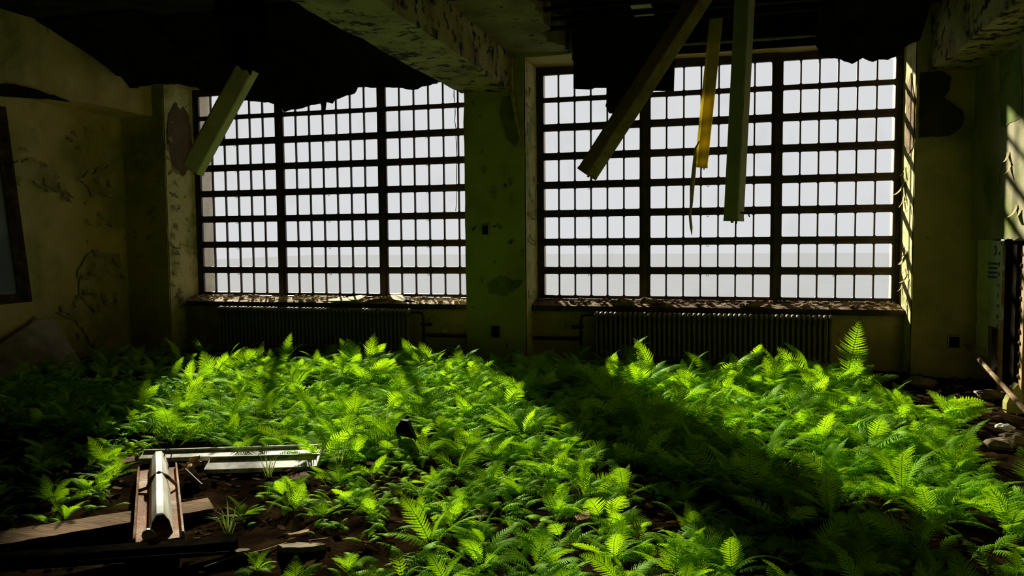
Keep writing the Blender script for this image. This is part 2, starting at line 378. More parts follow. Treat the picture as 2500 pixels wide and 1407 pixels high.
# ------------------------------------------------------------------ windows
BAY = [[(-8.289, 6), (-6.760, 7), (-5.001, 6)], [(-2.529, 6), (-.989, 7), (.777, 6)]]
PITCH = .2355; ROWP = .4142; ZB0 = -.849 + 1.75; PANE_H = .311
def bay_w(n): return {6: 1.388, 7: 1.620}[n]
def make_window(idx):
    a, b = WX[idx]
    root = empty('window_%d' % (idx + 1), ((a + b) / 2, YG, 0)); struct(root)
    def put(o): o.location = -Vector(root.location); return o
    fr = MB(); y0, y1 = YG - .035, YG + .045; ztop = ZB0 + 7 * ROWP + .287; zbot = ZB0 - .05
    fr.box(a, BAY[idx][0][0] - .042, y0, y1, .76, ZT + .02); fr.box(BAY[idx][2][0] + bay_w(6) + .042, b, y0, y1, .76, ZT + .02)
    fr.box(a, b, y0 + .002, y1 - .002, .76, zbot - .002); fr.box(a, b, y0 + .002, y1 - .002, ztop + .045, ZT + .02)
    for k in (0, 1):
        x0, n = BAY[idx][k]; e = x0 + bay_w(n) + .042; e2 = BAY[idx][k + 1][0] - .042
        fr.box(e, e2, y0 - .012, y1, .76, ZT + .02)
    for x0, n in BAY[idx]:
        for row in range(6): z1 = ZB0 + ROWP * row + PANE_H; fr.box(x0 - .042, x0 + bay_w(n) + .042, y0 + .02, y1 - .01, z1 + .035, z1 + .07)
    put(fr.build('window_frame', M['steel'], root))
    for x0, n in BAY[idx]:
        wd = bay_w(n)
        for row in range(7):
            z0 = ZB0 + ROWP * row; z1 = z0 + PANE_H
            rows = [(z0, z1)]
            if row == 6: rows = [(z0, z1), (ZB0 + ROWP * 7 - .035, ztop)]
            zb, zt = z0 - .046, rows[-1][1] + .046
            s = MB(); ya, yb = YG - .02, YG + .022; t = .044
            s.box(x0 - t, x0, ya, yb, zb, zt); s.box(x0 + wd, x0 + wd + t, ya, yb, zb, zt)
            s.box(x0, x0 + wd, ya, yb, zb, z0); s.box(x0, x0 + wd, ya, yb, rows[-1][1], zt)
            s.box(x0 - t, x0 + wd + t, ya - .012, ya, zb + .002, zb + .014)           # drip bead under each light
            if row == 6: s.box(x0, x0 + wd, ya + .004, yb - .004, rows[0][1], rows[1][0])
            edges = [x0]; xm = [x0 + wd * .5 + (i - (n - 2) / 2) * PITCH for i in range(n - 1)]
            gl = MB()
            for (q0, q1) in rows:
                for x in xm: s.box(x - .0105, x + .0105, ya + .004, yb - .006, q0, q1)
                xs = [x0] + [v for x in xm for v in (x - .0105, x + .0105)] + [x0 + wd]
                for i in range(n):
                    l, r_ = xs[2 * i], xs[2 * i + 1]; c = .013
                    gl.box(l - .004, r_ + .004, YG + .006, YG + .009, q0 - .004, q1 + .004)
                    for (cx, sx) in ((l, 1), (r_, -1)):
                        for (cz, sz) in ((q0, 1), (q1, -1)):
                            s.add([(cx, ya + .006, cz), (cx + sx * c, ya + .006, cz), (cx, ya + .006, cz + sz * c),
                                   (cx, yb - .008, cz), (cx + sx * c, yb - .008, cz), (cx, yb - .008, cz + sz * c)], [(0, 1, 2), (3, 5, 4), (1, 4, 5, 2)])
            so = put(s.build('sash', M['steel'], root))
            gl.build('glazing', M['glass'], so)
            if row < 6:
                lt = MB(); cx = x0 + wd / 2 - .02; cz = rows[-1][1] + .03
                lt.tube([(cx + .018 * math.cos(q), ya - .02, cz - .035 + .018 * math.sin(q)) for q in np.linspace(0, 2 * math.pi, 13)], .0035, 5, False)
                lt.box(cx - .01, cx + .075, ya - .026, ya, cz - .012, cz + .004); lt.box(cx + .05, cx + .085, ya - .03, ya, cz - .03, cz + .012)
                lt.build('latch', M['steel'], so)
    return root
win1 = make_window(0); win2 = make_window(1)
# small window in the space behind the right wall
w3 = empty('window_3', (WA[0], YO - .2, WA[2])); struct(w3)
fr = MB(); ya, yb = YO - .24, YO - .18; zm = WA[2] + .40
for z in (WA[2], zm, WA[3] - .05): fr.box(WA[0], WA[1], ya, yb, z, z + .05)
for x in np.linspace(WA[0], WA[1] - .04, 4): fr.box(x, x + .04, ya + .004, yb - .004, WA[2], WA[3])
o = fr.build('window_frame', M['steel'], w3); o.location = -w3.location
gl = MB(); gl.box(WA[0] + .02, WA[1] - .02, YO - .215, YO - .21, WA[2] + .02, WA[3] - .02); o = gl.build('glazing', M['glass'], w3); o.location = -w3.location

# ------------------------------------------------------------------ peeling paint, bare patches (parts of their walls)
def flake(mb, P, nrm, side, size, curl=1.0, seed=0):
    """a paint curl still hanging on by its upper edge"""
    P = Vector(P); nrm = Vector(nrm); side = Vector(side); dn = Vector((0, 0, -1)); R = random.Random(seed)
    wd = size * R.uniform(.5, .9); ln = size * R.uniform(.7, 1.3); sk = R.uniform(-.4, .4); ang = R.uniform(.8, 1.7) * curl
    w0 = R.uniform(.7, 1.1); w1 = R.uniform(.2, .8); tw = R.uniform(-.5, .5)
    def fn(u, v):
        a = ang * v; d = (math.sin(a) / ang if ang > .01 else v) * ln; o = (1 - math.cos(a)) / ang * ln
        ww = wd * (w0 + (w1 - w0) * v) * (1 + .25 * noise.noise(Vector((u * 3, v * 3, seed))))
        return P + dn * d + nrm * (.006 + o * (1 + tw * (u - .5))) + side * ((u - .5) * ww + sk * d)
    mb.grid(fn, 4, 6)
def patch(mb, pts, axis, val, thick, jit=.02, n=5):
    """thin irregular layer on a wall, outline given as sight points on that wall plane"""
    P = [at(x, y, axis, val) for x, y in pts]; out = []
    for i, a in enumerate(P):
        b = P[(i + 1) % len(P)]
        for k in range(n):
            q = a.lerp(b, k / n)
            d = Vector((noise.noise(q * 9), noise.noise(q * 9 + Vector((4, 0, 0))), noise.noise(q * 9 + Vector((0, 7, 0))))) * jit; d[axis] = 0
            q = q + d; q[axis] = val; out.append(q)
    mb.slab(out, thick)

fl = MB()
spots = [(118, 425, .26), (150, 447, .20), (163, 470, .12), (235, 430, .20), (262, 440, .16), (248, 465, .16), (243, 520, .1), (244, 545, .08), (212, 535, .10), (268, 545, .10),
         (232, 610, .14), (250, 620, .1), (275, 625, .13), (285, 640, .12), (225, 640, .1), (262, 660, .09), (200, 665, .14), (215, 655, .12), (296, 660, .14), (205, 700, .14), (190, 720, .1),
         (225, 705, .13), (232, 720, .13), (248, 715, .12), (240, 735, .12), (222, 740, .11), (255, 735, .1), (278, 715, .15), (150, 745, .16), (165, 755, .12), (185, 735, .12), (228, 755, .11), (245, 752, .12),
         (236, 780, .08), (234, 800, .08), (234, 815, .08), (233, 830, .08), (230, 842, .07), (192, 812, .1), (38, 430, .18), (20, 440, .14), (85, 770, .1), (170, 335, .12), (180, 320, .10), (210, 312, .1), (195, 355, .12), (105, 395, .12), (60, 360, .09)]
for i, (x, y, s) in enumerate(spots):
    P = at(x, y, 0, XL + .02)
    flake(fl, P, (1, 0, 0), (0, 1, 0), s * 1.1, 1.1, i)
fl.build('peeling_paint', M['flake'], wall_left)
# raised lip of the paint layer round the fallen areas of the left wall
lp = MB()
for pts in ([(10, 400), (60, 392), (110, 400), (150, 430), (120, 470), (80, 440), (30, 450)], [(190, 430), (240, 410), (290, 420), (285, 470), (230, 480)],
            [(190, 660), (220, 620), (290, 620), (310, 700), (270, 740), (230, 760), (195, 720)], [(140, 760), (200, 740), (240, 770), (240, 860), (200, 800)]):
    patch(lp, pts, 0, XL + .022, (.004, 0, 0), .09, 6)
lp.build('bare_plaster', M['lip'], wall_left)
fb = MB()
for i in range(16):       # left pier front and its arris
    flake(fb, at(random.uniform(325, 400), random.uniform(340, 780), 1, YW - .012), (0, -1, 0), (1, 0, 0), random.uniform(.06, .13), .9, 100 + i)
for i, y in enumerate((290, 310, 330, 352, 380, 402, 440, 470, 500, 545, 570, 590, 610, 640, 660, 690, 705, 715, 720, 728, 735, 745)):
    k = random.uniform(0, .35) + (.3 if y > 690 else 0)
    flake(fb, Vector((WX[0][0] + .012, YW + .02 + k * .6, at(405, y, 1, YW).z)), (1, 0, 0), (0, 1, 0), random.uniform(.08, .17), 1.1, 140 + i)
for i in range(14):       # right reveal
    yy = random.uniform(YW + .1, YG - .2); flake(fb, Vector((WX[1][1] - .012, yy, random.uniform(.75, 2.9))), (-1, 0, 0), (0, 1, 0), random.uniform(.08, .18), .8, 170 + i)
for i, (x, y) in enumerate([(985, 790), (1060, 770), (1090, 790), (1040, 835), (1100, 850), (2110, 770), (2090, 800), (1370, 780)]):
    flake(fb, at(x, y, 1, 11.1), (0, -1, 0), (1, 0, 0), .13, .7, 200 + i)
fb.build('peeling_paint', M['flake'], wall_back)
bp = MB()
pts = []
def reveal_patch(x, pts_yz, thick):
    out = []
    for i, a in enumerate(pts_yz):
        b = pts_yz[(i + 1) % len(pts_yz)]
        for k in range(5):
            q = Vector((x, a[0] + (b[0] - a[0]) * k / 5, a[1] + (b[1] - a[1]) * k / 5)); d = .03 if k else .01
            q.y += d * noise.noise(q * 8); q.z += d * noise.noise(q * 8 + Vector((3, 0, 0))); out.append(q)
    bp.slab(out, (thick, 0, 0))
reveal_patch(WX[0][0] + .014, [(10.80, 3.35), (10.86, 3.72), (11.02, 3.92), (11.12, 3.82), (11.22, 3.90), (11.36, 3.75), (11.42, 3.3), (11.35, 2.95), (11.15, 2.78), (10.9, 2.95)], .006)
bp.build('bare_plaster', M['bare'], wall_back)
bp = MB(); patch(bp, [(2245, 180), (2290, 168), (2322, 190), (2318, 222), (2305, 238), (2325, 255), (2350, 270), (2352, 310), (2330, 325), (2318, 333), (2246, 335)], 1, YW - .014, (0, -.006, 0), .03)
bp.build('bare_plaster', M['dark_patch'], wall_back)
bp = MB(); reveal_patch(WX[1][1] - .012, [(10.78, 3.4), (11.0, 3.75), (11.2, 3.6), (11.25, 2.9), (11.05, 2.75), (10.8, 2.8)], -.006)
bp.build('bare_plaster', M['sill_r'], wall_back)
rv = MB()      # the paint skin of the reveals
rv.grid(lambda u, v: Vector((WX[0][0] + .009 + .004 * noise.noise(Vector((u * 4, v * 20, 0))), YW + .02 + u * (YG - YW - .06), .0 + v * 4.2)), 12, 60)
rv.grid(lambda u, v: Vector((WX[1][1] - .008 - .004 * noise.noise(Vector((u * 4, v * 20, 5))), YW + .02 + u * (YG - YW - .06), .0 + v * 4.2)), 12, 60)
rv.build('paint_skin', M['reveal'], wall_back)
rv = MB(); rv.grid(lambda u, v: Vector((-2.64 + .014 + .004 * noise.noise(Vector((u * 4, v * 20, 9))), YW + .02 + u * (YG - YW - .06), .0 + v * 4.2)), 12, 60)
rv.build('paint_skin', M['reveal'], pillar)
fp = MB()
for i in range(12):
    flake(fp, Vector((-2.622, random.uniform(YW + .08, YW + .5), random.uniform(1.5, 3.9))), (1, 0, 0), (0, 1, 0), random.uniform(.08, .18), .8, 230 + i)
for i in range(6): flake(fp, at(random.uniform(1150, 1270), random.uniform(240, 480), 1, YW - .012), (0, -1, 0), (1, 0, 0), random.uniform(.06, .12), .6, 250 + i)
fp.build('peeling_paint', M['flake'], pillar)
bp = MB(); patch(bp, [(1225, 240), (1250, 235), (1262, 250), (1268, 330), (1260, 360), (1235, 330), (1220, 280)], 1, YW - .014, (0, -.005, 0), .03)
patch(bp, [(1190, 690), (1230, 680), (1275, 690), (1270, 705), (1235, 725), (1195, 715)], 1, YW - .014, (0, -.004, 0), .05)
bp.build('bare_plaster', M['stain'], pillar)
fr_ = MB()
for i, (x, y, s) in enumerate([(2462, 372, .16), (2446, 390, .13), (2468, 400, .16), (2442, 410, .12), (2440, 430, .12), (2440, 452, .08), (2482, 500, .2), (2492, 512, .16), (2424, 425, .06)]):
    flake(fr_, at(x, y, 0, XR), (-1, 0, 0), (0, 1, 0), s * .8, .8, 300 + i)
fr_.build('peeling_paint', M['flake'], wall_right)
al = MB(); patch(al, [(2440, 140), (2492, 112), (2498, 285), (2446, 312)], 0, XR - .001, (-.004, 0, 0), .05)
al.build('paint_skin', mat('algae_paint', [(.35, (.10, .15, .015)), (.6, (.22, .27, .05))], 4), wall_right)

bp = MB(); patch(bp, [(-30, 203), (30, 207), (62, 211), (95, 221), (140, 237), (175, 247), (120, 244), (60, 238), (-30, 236)], 0, -8.553, (.006, 0, 0), .03)
bp.build('bare_plaster', M['shade_black'], bm_l)  # black patch paints the dark of a gap along the beam's lower edge
# ------------------------------------------------------------------ rubble on the sills
for i, (a, b) in enumerate(WX):
    s = MB(); nu, nv = 260, 14
    def fn(u, v, a=a, b=b, i=i):
        x = a + .03 + (b - a - .06) * u; y = 11.07 + .40 * v; q = Vector((x, y, i * 3.0))
        h = .035 + .035 * noise.noise(q * 4) + .03 * noise.noise(q * 11) + .016 * noise.noise(q * 26)
        e = min(1, v * 5) * (.45 + .55 * v)
        return Vector((x, y + (.03 * noise.noise(q * 7) if v < .05 else 0), ZS + .003 + (max(0, h) * e * .8 + .04 * v ** 1.3)))
    s.grid(fn, nu, nv)
    for k in range(150):
        q = Vector((random.uniform(a + .06, b - .06), random.uniform(11.1, 11.42), 0)); q.z = ZS + .03 + .14 * (q.y - 11.07); rr = random.uniform(.008, .03)
        s.blob(q, (rr * 1.6, rr * 1.2, rr * .7), .4, k, 6, 4)
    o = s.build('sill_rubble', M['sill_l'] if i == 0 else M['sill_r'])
    tag(o, ['pale crumbled plaster rubble along the sill of the left window', 'brown crumbled plaster rubble along the sill of the right window'][i], 'rubble', kind='stuff')
def fragment(name, pts, z, thick, m, label, cat, group=None, lift=None):
    mb = MB(); P = []
    for k, (x, y) in enumerate(pts):
        q = at(x, y, 2, z); q.y = min(max(q.y, 10.98), 11.42)
        P.append(Vector((at(x, y, 1, q.y).x, q.y, z + (lift[k] if lift else 0))))
    mb.slab(P, (0, 0, thick)); o = mb.build(name, m, loc=tuple(P[0])); return tag(o, label, cat, group)
fragment('board_fragment', [(783, 748), (812, 733), (838, 727), (866, 745), (820, 748)], .815, .012, M['board'], 'flat pale board fragment lying over the edge of left sill, shaded end down', 'board', lift=[-.01, .01, .03, 0, -.01])
fragment('board_fragment', [(838, 727), (850, 717), (880, 716), (893, 728), (875, 738), (858, 741)], .83, .014, M['board'], 'sunlit pale board fragment against the glass on left sill', 'board', lift=[.0, .03, .035, .02, 0, 0])
fragment('board_fragment', [(945, 721), (962, 718), (984, 723), (992, 738), (1014, 748), (985, 747), (960, 735)], .845, .012, M['board'], 'sunlit pale board fragment tilted over right end of left radiator', 'board', lift=[.03, .04, .03, .0, -.03, -.03, .0])
mb = MB(); P = [at(825, 738, 1, 11.1), at(850, 744, 1, 11.1), at(885, 743, 1, 11.1), at(915, 735, 1, 11.12), at(945, 732, 1, 11.14)]
mb.tube(P, [.02, .035, .03, .035, .015], 7); tag(mb.build('bark_strip', M['sill_r'], loc=tuple(P[0])), 'brown curled strip of debris lying along the front of left sill', 'debris')
for k, (x, y, rx, rz, lb) in enumerate([(1517, 738, .17, .05, 'brown flat lump of fallen plaster on right sill above the radiator start'), (1585, 735, .13, .045, 'brown lump of plaster on right sill beside the first mullion'),
                                        (1625, 745, .09, .045, 'small squarish brown plaster lump hanging over front of right sill'), (1835, 743, .13, .045, 'brown plaster slab overhanging right sill before second mullion')]):
    c = at(x, y, 1, 11.13); mb = MB(); mb.blob((c.x, c.y, max(c.z, ZS + rz * .7)), (rx, .09, rz), .3, 40 + k, 12, 7)
    tag(mb.build('plaster_lump', M['sill_r'], loc=tuple(c)), lb, 'rubble')

# ------------------------------------------------------------------ radiators
def section_mesh():
    mb = MB()
    for dy in (-.065, 0, .065): mb.tube([(0, dy, .07), (0, dy, .12), (0, dy, .58), (0, dy, .64)], [.016, .019, .019, .016], 8)
    for z in (.10, .635):
        mb.tube([(0, -.10, z - .012), (0, -.085, z + .012), (0, -.03, z + .024), (0, .03, z + .024), (0, .085, z + .012), (0, .10, z - .012)], [.012, .026, .029, .029, .026, .012], 8)
    mb.tube([(-.03, 0, .11), (.03, 0, .11)], .022, 8); mb.tube([(-.03, 0, .64), (.03, 0, .64)], .022, 8)
    o = mb.build('section', M['iron'], smooth=True); return o
sec0 = section_mesh()
def radiator(x0, x1, pitch, yc, label, side):
    n = int(round((x1 - x0) / pitch)); root = empty('radiator', (x0, yc, 0)); tag(root, label, 'radiator', 'cast iron radiators under the windows')
    for i in range(n):
        s = sec0 if (i == 0 and x0 < -5) else sec0.copy()
        if s is not sec0: COL.objects.link(s)
        s.parent = root; s.location = ((i + .5) * pitch, 0, .035)
    L = n * pitch
    for k in (0.5 * pitch, L - .5 * pitch):
        lg = MB(); lg.tube([(k, -.05, -.03), (k, -.05, .09)], [.028, .018], 8); lg.tube([(k, .05, -.03), (k, .05, .09)], [.028, .018], 8); lg.build('leg', M['iron'], root)
    vx = L + .02 if side > 0 else -.02
    v = MB(); v.tube([(vx - .02 * side, 0, .675), (vx + .09 * side, 0, .675), (vx + .15 * side, 0, .66), (vx + .17 * side, 0, .60), (vx + .17 * side, 0, .25)], .022, 8)
    v.build('pipe_elbow', M['pipe'], root)
    v = MB(); v.tube([(vx + .17 * side, -.04, .5), (vx + .17 * side, .04, .5)], .035, 8); v.tube([(vx + .17 * side, 0, .5), (vx + .30 * side, 0, .5)], [.02, .03], 8); v.build('valve', M['pipe'], root)
    return root
radiator(-7.62, -4.42, .0655, 10.93, 'long cast iron column radiator under the left window', 1)
radiator(-1.70, 1.40, .0655, 10.93, 'long cast iron column radiator under the right window', -1)
for a, b, lb in ((-4.25, -3.52, 'dark heating pipe along the wall between left radiator and pillar'), (-2.6, -1.9, 'dark heating pipe along the wall between pillar and right radiator')):
    mb = MB(); mb.tube([(a, 11.04, .32), (b, 11.04, .32)], .025, 8)
    for x in (a + .1, b - .12): mb.box(x - .012, x + .012, 11.04, 11.13, .30, .34)
    tag(mb.build('heating_pipe', M['pipe'], loc=(a, 11.04, .32)), lb, 'pipe', 'pipes to the radiators')
def wall_box(x, y, wpx, hpx, plane, name, label, m):
    a = at(x - wpx / 2, y - hpx / 2, 1, plane); b = at(x + wpx / 2, y + hpx / 2, 1, plane); mb = MB()
    mb.box(a.x, b.x, plane - .03, plane + .02, b.z, a.z); t = .012
    mb2 = MB(); mb2.box(a.x + t, b.x - t, plane - .034, plane - .03, b.z + t, a.z - t)
    root = mb.build(name, m, loc=(a.x, plane, b.z)); tag(root, label, 'socket box')
    c = mb2.build('cover_plate', M['shade_black'], root); c.location = -root.location
wall_box(1210, 810, 18, 28, YW - .01, 'socket_box', 'dark electrical socket box low on the pillar between the windows', M['pipe'])
wall_box(1186, 562, 18, 26, YW - .012, 'switch_box', 'faint painted switch plate at mid height on the pillar', M['pillar'])
wall_box(2328, 835, 30, 32, YW - .01, 'socket_box', 'dim socket plate low on the right pier beside the diagonal pipe', M['pillar'])
mb = MB(); c = at(1256, 170, 1, YW - .02); mb.tube([at(1248, 140, 1, YW - .03), at(1250, 230, 1, YW - .03), at(1262, 300, 1, YW - .03), at(1277, 372, 1, YW - .03)], [.03, .03, .02, .006], 6)
mb2 = MB(); o = mb.build('split_batten', M['lath'], loc=tuple(c)); tag(o, 'splintered pale wooden strip hanging at top corner of the pillar', 'wood strip')

# ------------------------------------------------------------------ hanging ceiling scraps
def drape(name, edge, y_edge, y_top, z_top, label, thick=.012, wob=.06, seed=0, m='shade_black', holes=None):
    """torn ceiling sheet: lower edge hangs at depth y_edge, sheet sweeps up to the slab at y_top"""
    E_ = []
    for i in range(len(edge) - 1):
        a, b = edge[i], edge[i + 1]; n = max(1, int(math.hypot(b[0] - a[0], b[1] - a[1]) / 8))
        for k in range(n):
            t = k / n; j = 5.0 if k else .8
            E_.append((a[0] + (b[0] - a[0]) * t, a[1] + (b[1] - a[1]) * t + j * noise.noise(Vector((a[0] + t * 31, seed, k)))))
    E_.append(edge[-1]); P = [at(x, y, 1, y_edge + wob * noise.noise(Vector((x / 60, seed, 0)))) for x, y in E_]
    nv = 8; vs = []; fs = []
    for j in range(nv + 1):
        t = j / nv
        for q in P:
            y = q.y + (y_top - q.y) * t; z = q.z + (z_top - q.z) * (t ** .8)
            x = q.x * (1 + 0 * t) + .05 * t * noise.noise(Vector((q.x, t * 3, seed)))
            vs.append(Vector((x, y + .05 * noise.noise(Vector((q.x * 2, t * 4, seed))) * (t > 0), z)))
    n = len(P)
    mb = MB(); mb.add(vs, [(j * n + i, j * n + i + 1, (j + 1) * n + i + 1, (j + 1) * n + i) for j in range(nv) for i in range(n - 1)])
    o = mb.build(name, M[m]); md = o.modifiers.new('solid', 'SOLIDIFY'); md.thickness = thick; md.offset = 0
    return tag(o, label, 'ceiling scrap', 'torn scraps of the suspended ceiling')
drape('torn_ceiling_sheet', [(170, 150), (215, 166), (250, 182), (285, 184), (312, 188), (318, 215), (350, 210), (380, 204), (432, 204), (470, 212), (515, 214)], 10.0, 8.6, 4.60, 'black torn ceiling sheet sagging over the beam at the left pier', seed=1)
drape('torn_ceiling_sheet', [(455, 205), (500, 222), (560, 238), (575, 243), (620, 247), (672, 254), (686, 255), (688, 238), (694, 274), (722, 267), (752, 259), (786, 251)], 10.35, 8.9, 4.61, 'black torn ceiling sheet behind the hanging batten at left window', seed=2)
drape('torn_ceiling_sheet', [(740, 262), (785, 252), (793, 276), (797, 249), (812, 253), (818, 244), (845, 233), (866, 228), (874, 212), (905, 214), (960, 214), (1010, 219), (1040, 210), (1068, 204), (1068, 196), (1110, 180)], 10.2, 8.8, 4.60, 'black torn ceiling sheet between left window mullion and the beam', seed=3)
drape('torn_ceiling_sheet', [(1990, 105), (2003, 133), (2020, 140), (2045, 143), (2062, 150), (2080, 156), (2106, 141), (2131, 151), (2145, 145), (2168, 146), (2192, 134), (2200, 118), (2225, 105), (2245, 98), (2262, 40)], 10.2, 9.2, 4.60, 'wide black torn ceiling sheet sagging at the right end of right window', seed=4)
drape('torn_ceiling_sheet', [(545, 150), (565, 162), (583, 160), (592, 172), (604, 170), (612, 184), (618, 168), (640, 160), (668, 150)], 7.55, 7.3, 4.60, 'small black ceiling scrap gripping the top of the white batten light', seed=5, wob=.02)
# a flat panel hanging in front of the right window, with a clump of debris below
mb = MB(); P = [at(x, y, 1, 10.3) for x, y in [(1400, 95), (1400, 216), (1420, 217), (1440, 218), (1452, 214), (1480, 214), (1500, 222), (1515, 218), (1540, 224), (1560, 221), (1610, 221), (1645, 223), (1649, 95)]]
mb.slab(P, (0, .03, 0)); mb.slab([P[0], P[-1], P[-1] + Vector((0, -.12, .45)), P[0] + Vector((0, -.12, .45))], (0, .02, .02))
tag(mb.build('ceiling_panel', M['shade_black']), 'square-cornered black ceiling panel hanging before the right window', 'ceiling panel')
mb = MB(); P = [at(x, y, 1, 10.22) for x, y in [(1482, 205), (1482, 245), (1478, 258), (1486, 275), (1500, 277), (1512, 268), (1530, 262), (1548, 245), (1560, 225), (1545, 210)]]
mb.slab(P, (0, .06, 0)); tag(mb.build('ceiling_clump', M['shade_black']), 'black clump of ceiling felt dangling under the square-cornered panel', 'ceiling scrap')
# joists / conduits above the right bay and strips of plaster keyed between them
for k in range(10):
    y = 6.3 + k * .42; mb = MB(); mb.box(-2.2, 2.35, y - .04, y + .04, 4.36, 4.40)
    tag(mb.build('ceiling_joist', M['shade_black'], loc=(0, y, 4.34)), 'black ceiling joist exposed above the right bay, parallel to the windows', 'joist', 'joists over the right bay')
for (x0, x1, y0, y1, lb) in ((-1.05, -.82, 7.6, 9.95, 'pale plaster strip showing between joists over the right window'), (1.18, 1.42, 7.6, 9.3, 'pale plaster strip between joists near the right torn sheet')):
    mb = MB(); nn = 14
    mb.slab([Vector((x0 + .03 * noise.noise(Vector((k, 1, x0))), y0 + (y1 - y0) * k / nn, 4.41)) for k in range(nn + 1)] + [Vector((x1 + .04 * noise.noise(Vector((k, 5, x0))), y0 + (y1 - y0) * k / nn, 4.41)) for k in range(nn, -1, -1)], (0, 0, .03))
    tag(mb.build('plaster_strip', M['ceramic'], loc=(x0, y0, 4.41)), lb, 'plaster strip')
mb = MB(); mb.tube([(-2.0, 10.35, 4.13), (-1.0, 10.35, 4.14), (.4, 10.35, 4.13), (2.2, 10.35, 4.15)], .02, 8); tag(mb.build('conduit', M['iron'], loc=(-2, 10.35, 4.13)), 'thin metal conduit running above the head of right window', 'pipe')
mb = MB(); mb.box(-1.95, 2.25, 10.66, 10.74, 4.10, 4.61); tag(mb.build('head_shade_board', M['char'], loc=(-1.95, 10.7, 4.1)), 'dark board added to black out the head of right window', 'board')  # dark cover added so the lit wall band above the window reads black
# battens in the dark left bay
for (a, b, lb) in (((480, 126, 4.58), (560, 150, 4.58), 'pale broken batten in the ceiling right above the left hanging light'), ((255, 76, 4.58), (335, 68, 4.58), 'short pale batten in the dark ceiling over the left wall'),
                   ((670, 30, 4.58), (745, 72, 4.58), 'pale broken batten in the ceiling beside the beam'), ((395, 56, 4.58), (470, 84, 4.58), 'thin pale batten in the dark ceiling above left bay')):
    A = at(a[0], a[1], 2, a[2]); B = at(b[0], b[1], 2, b[2]); mb = MB(); d = (B - A).normalized(); s = d.cross(Vector((0, 0, 1))) * .05
    mb.slab([A - s, A + s, B + s * .7, B - s * .6], (0, 0, .04))
    tag(mb.build('ceiling_batten', M['lath'], loc=tuple(A)), lb, 'batten')

# ------------------------------------------------------------------ hanging strip lights
def strip_light(name, top, bot, wdt, dep, face, label, body, front, top_ext=0.0, taper=.72, cat='strip light', end_hi=None):
    """housing hanging from its upper end; 'face' = direction its wide face looks"""
    top, bot = Vector(top), Vector(bot); ax = (top - bot).normalized(); top = top + ax * (top_ext if top_ext != 'slab' else (4.585 - top.z) / ax.z)
    n = (Vector(face) - ax * Vector(face).dot(ax)).normalized(); u = ax.cross(n).normalized()
    root = empty(name, bot); tag(root, label, cat)
    L = [(-wdt / 2, 0), (wdt / 2, 0), (wdt / 2 * taper, dep), (-wdt / 2 * taper, dep)]
    def loc(o): o.location = -Vector(bot); return o
    mb = MB(); mb.prism([(a, b - dep) for a, b in L], (bot, u, n), (top, u, n)); loc(mb.build('housing', body, root))
    mb = MB(); q = wdt / 2 * taper; mb.prism([(-q + .004, .0), (q - .004, .0), (q - .01, .006), (-q + .01, .006)], (bot + ax * .012, u, n), (top - ax * .012, u, n)); loc(mb.build('cover', front, root))
    mb = MB(); mb.prism([(a * 1.03, (b - dep) * 1.03) for a, b in L], (bot - ax * .006, u, n), (bot + ax * .02, u, n)); loc(mb.build('end_cap', body, root))
    mb = MB(); c = bot - n * dep * .5; mb.tube([c - ax * .02, c - ax * .005], .012, 6); mb.tube([c + u * wdt * .2 - ax * .03, c + u * wdt * .2], .008, 6); loc(mb.build('lamp_holder', M['wire'], root))
    return root, top
Z = 4.6
# left: white, slanting, in front of the left window
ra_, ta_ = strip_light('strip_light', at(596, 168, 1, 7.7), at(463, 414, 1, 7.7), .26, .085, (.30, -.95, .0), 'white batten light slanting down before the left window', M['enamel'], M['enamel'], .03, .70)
mb = MB(); mb.tube([ta_, Vector((ta_.x, ta_.y, 4.625))], .006, 5); o = mb.build('hanging_wire', M['wire'], ra_); o.location = -ra_.location
# right bay: large brown one, yellow cover, grey tall one
strip_light('strip_light', at(1722, 0, 1, 7.2), at(1443, 432, 1, 7.2), .21, .12, (.75, -1, -.1), 'large brown batten light slanting across the right window', M['enamel_brown'], M['lath'], 'slab', .55)  # paler cover tone puts the lit front face into the colour
rt_, tp = strip_light('light_cover', at(1752, 35, 1, 10.3), at(1714, 408, 1, 10.3), .165, .05, (.3, -1, 0), 'narrow yellowed light cover hanging upright between two batten lights', M['diffuser'], M['diffuser'], .0, .8, 'light cover')
mb = MB(); mb.tube([tp, tp + Vector((.02, .1, .3)), Vector((tp.x + .05, tp.y + .15, 4.5))], .006, 5); o = mb.build('wire', M['wire'], rt_); o.location = -rt_.location
strip_light('strip_light', at(1811, 0, 1, 7.0), at(1784, 538, 1, 7.0), .17, .10, (-.25, -1, 0), 'tall grey batten light hanging upright at the middle of right window', M['enamel_grey'], M['enamel_grey'], 'slab', .70)
mb = MB(); P = [at(x, y, 1, 10.27) for x, y in [(1707, 345), (1698, 362), (1696, 385), (1694, 420), (1690, 455), (1687, 500), (1684, 525), (1688, 555), (1689, 575)]]
mb.tube(P, [.008, .014, .022, .026, .024, .02, .014, .018, .004], 7)
for v in range(len(mb.v)): mb.v[v] = tuple(Vector(mb.v[v]) + Vector((noise.noise(Vector(mb.v[v]) * 40), 0, 0)) * .012)
tag(mb.build('wood_splinter', M['lath'], loc=tuple(P[0])), 'ragged wood splinter dangling from the narrow yellowed light cover', 'wood strip')
mb = MB(); P = [at(1110 + 6 * noise.noise(Vector((y / 50, 0, 0))) + (0 if y < 300 else 4), y, 1, 10.4) for y in range(195, 535, 20)]
mb.tube(P, [.004 + .008 * abs(noise.noise(Vector((k * .7, 2, 0)))) for k in range(len(P))], 5); tag(mb.build('hanging_cord', M['wire'], loc=tuple(P[0])), 'frayed black cord hanging at the right end of left window', 'cord')
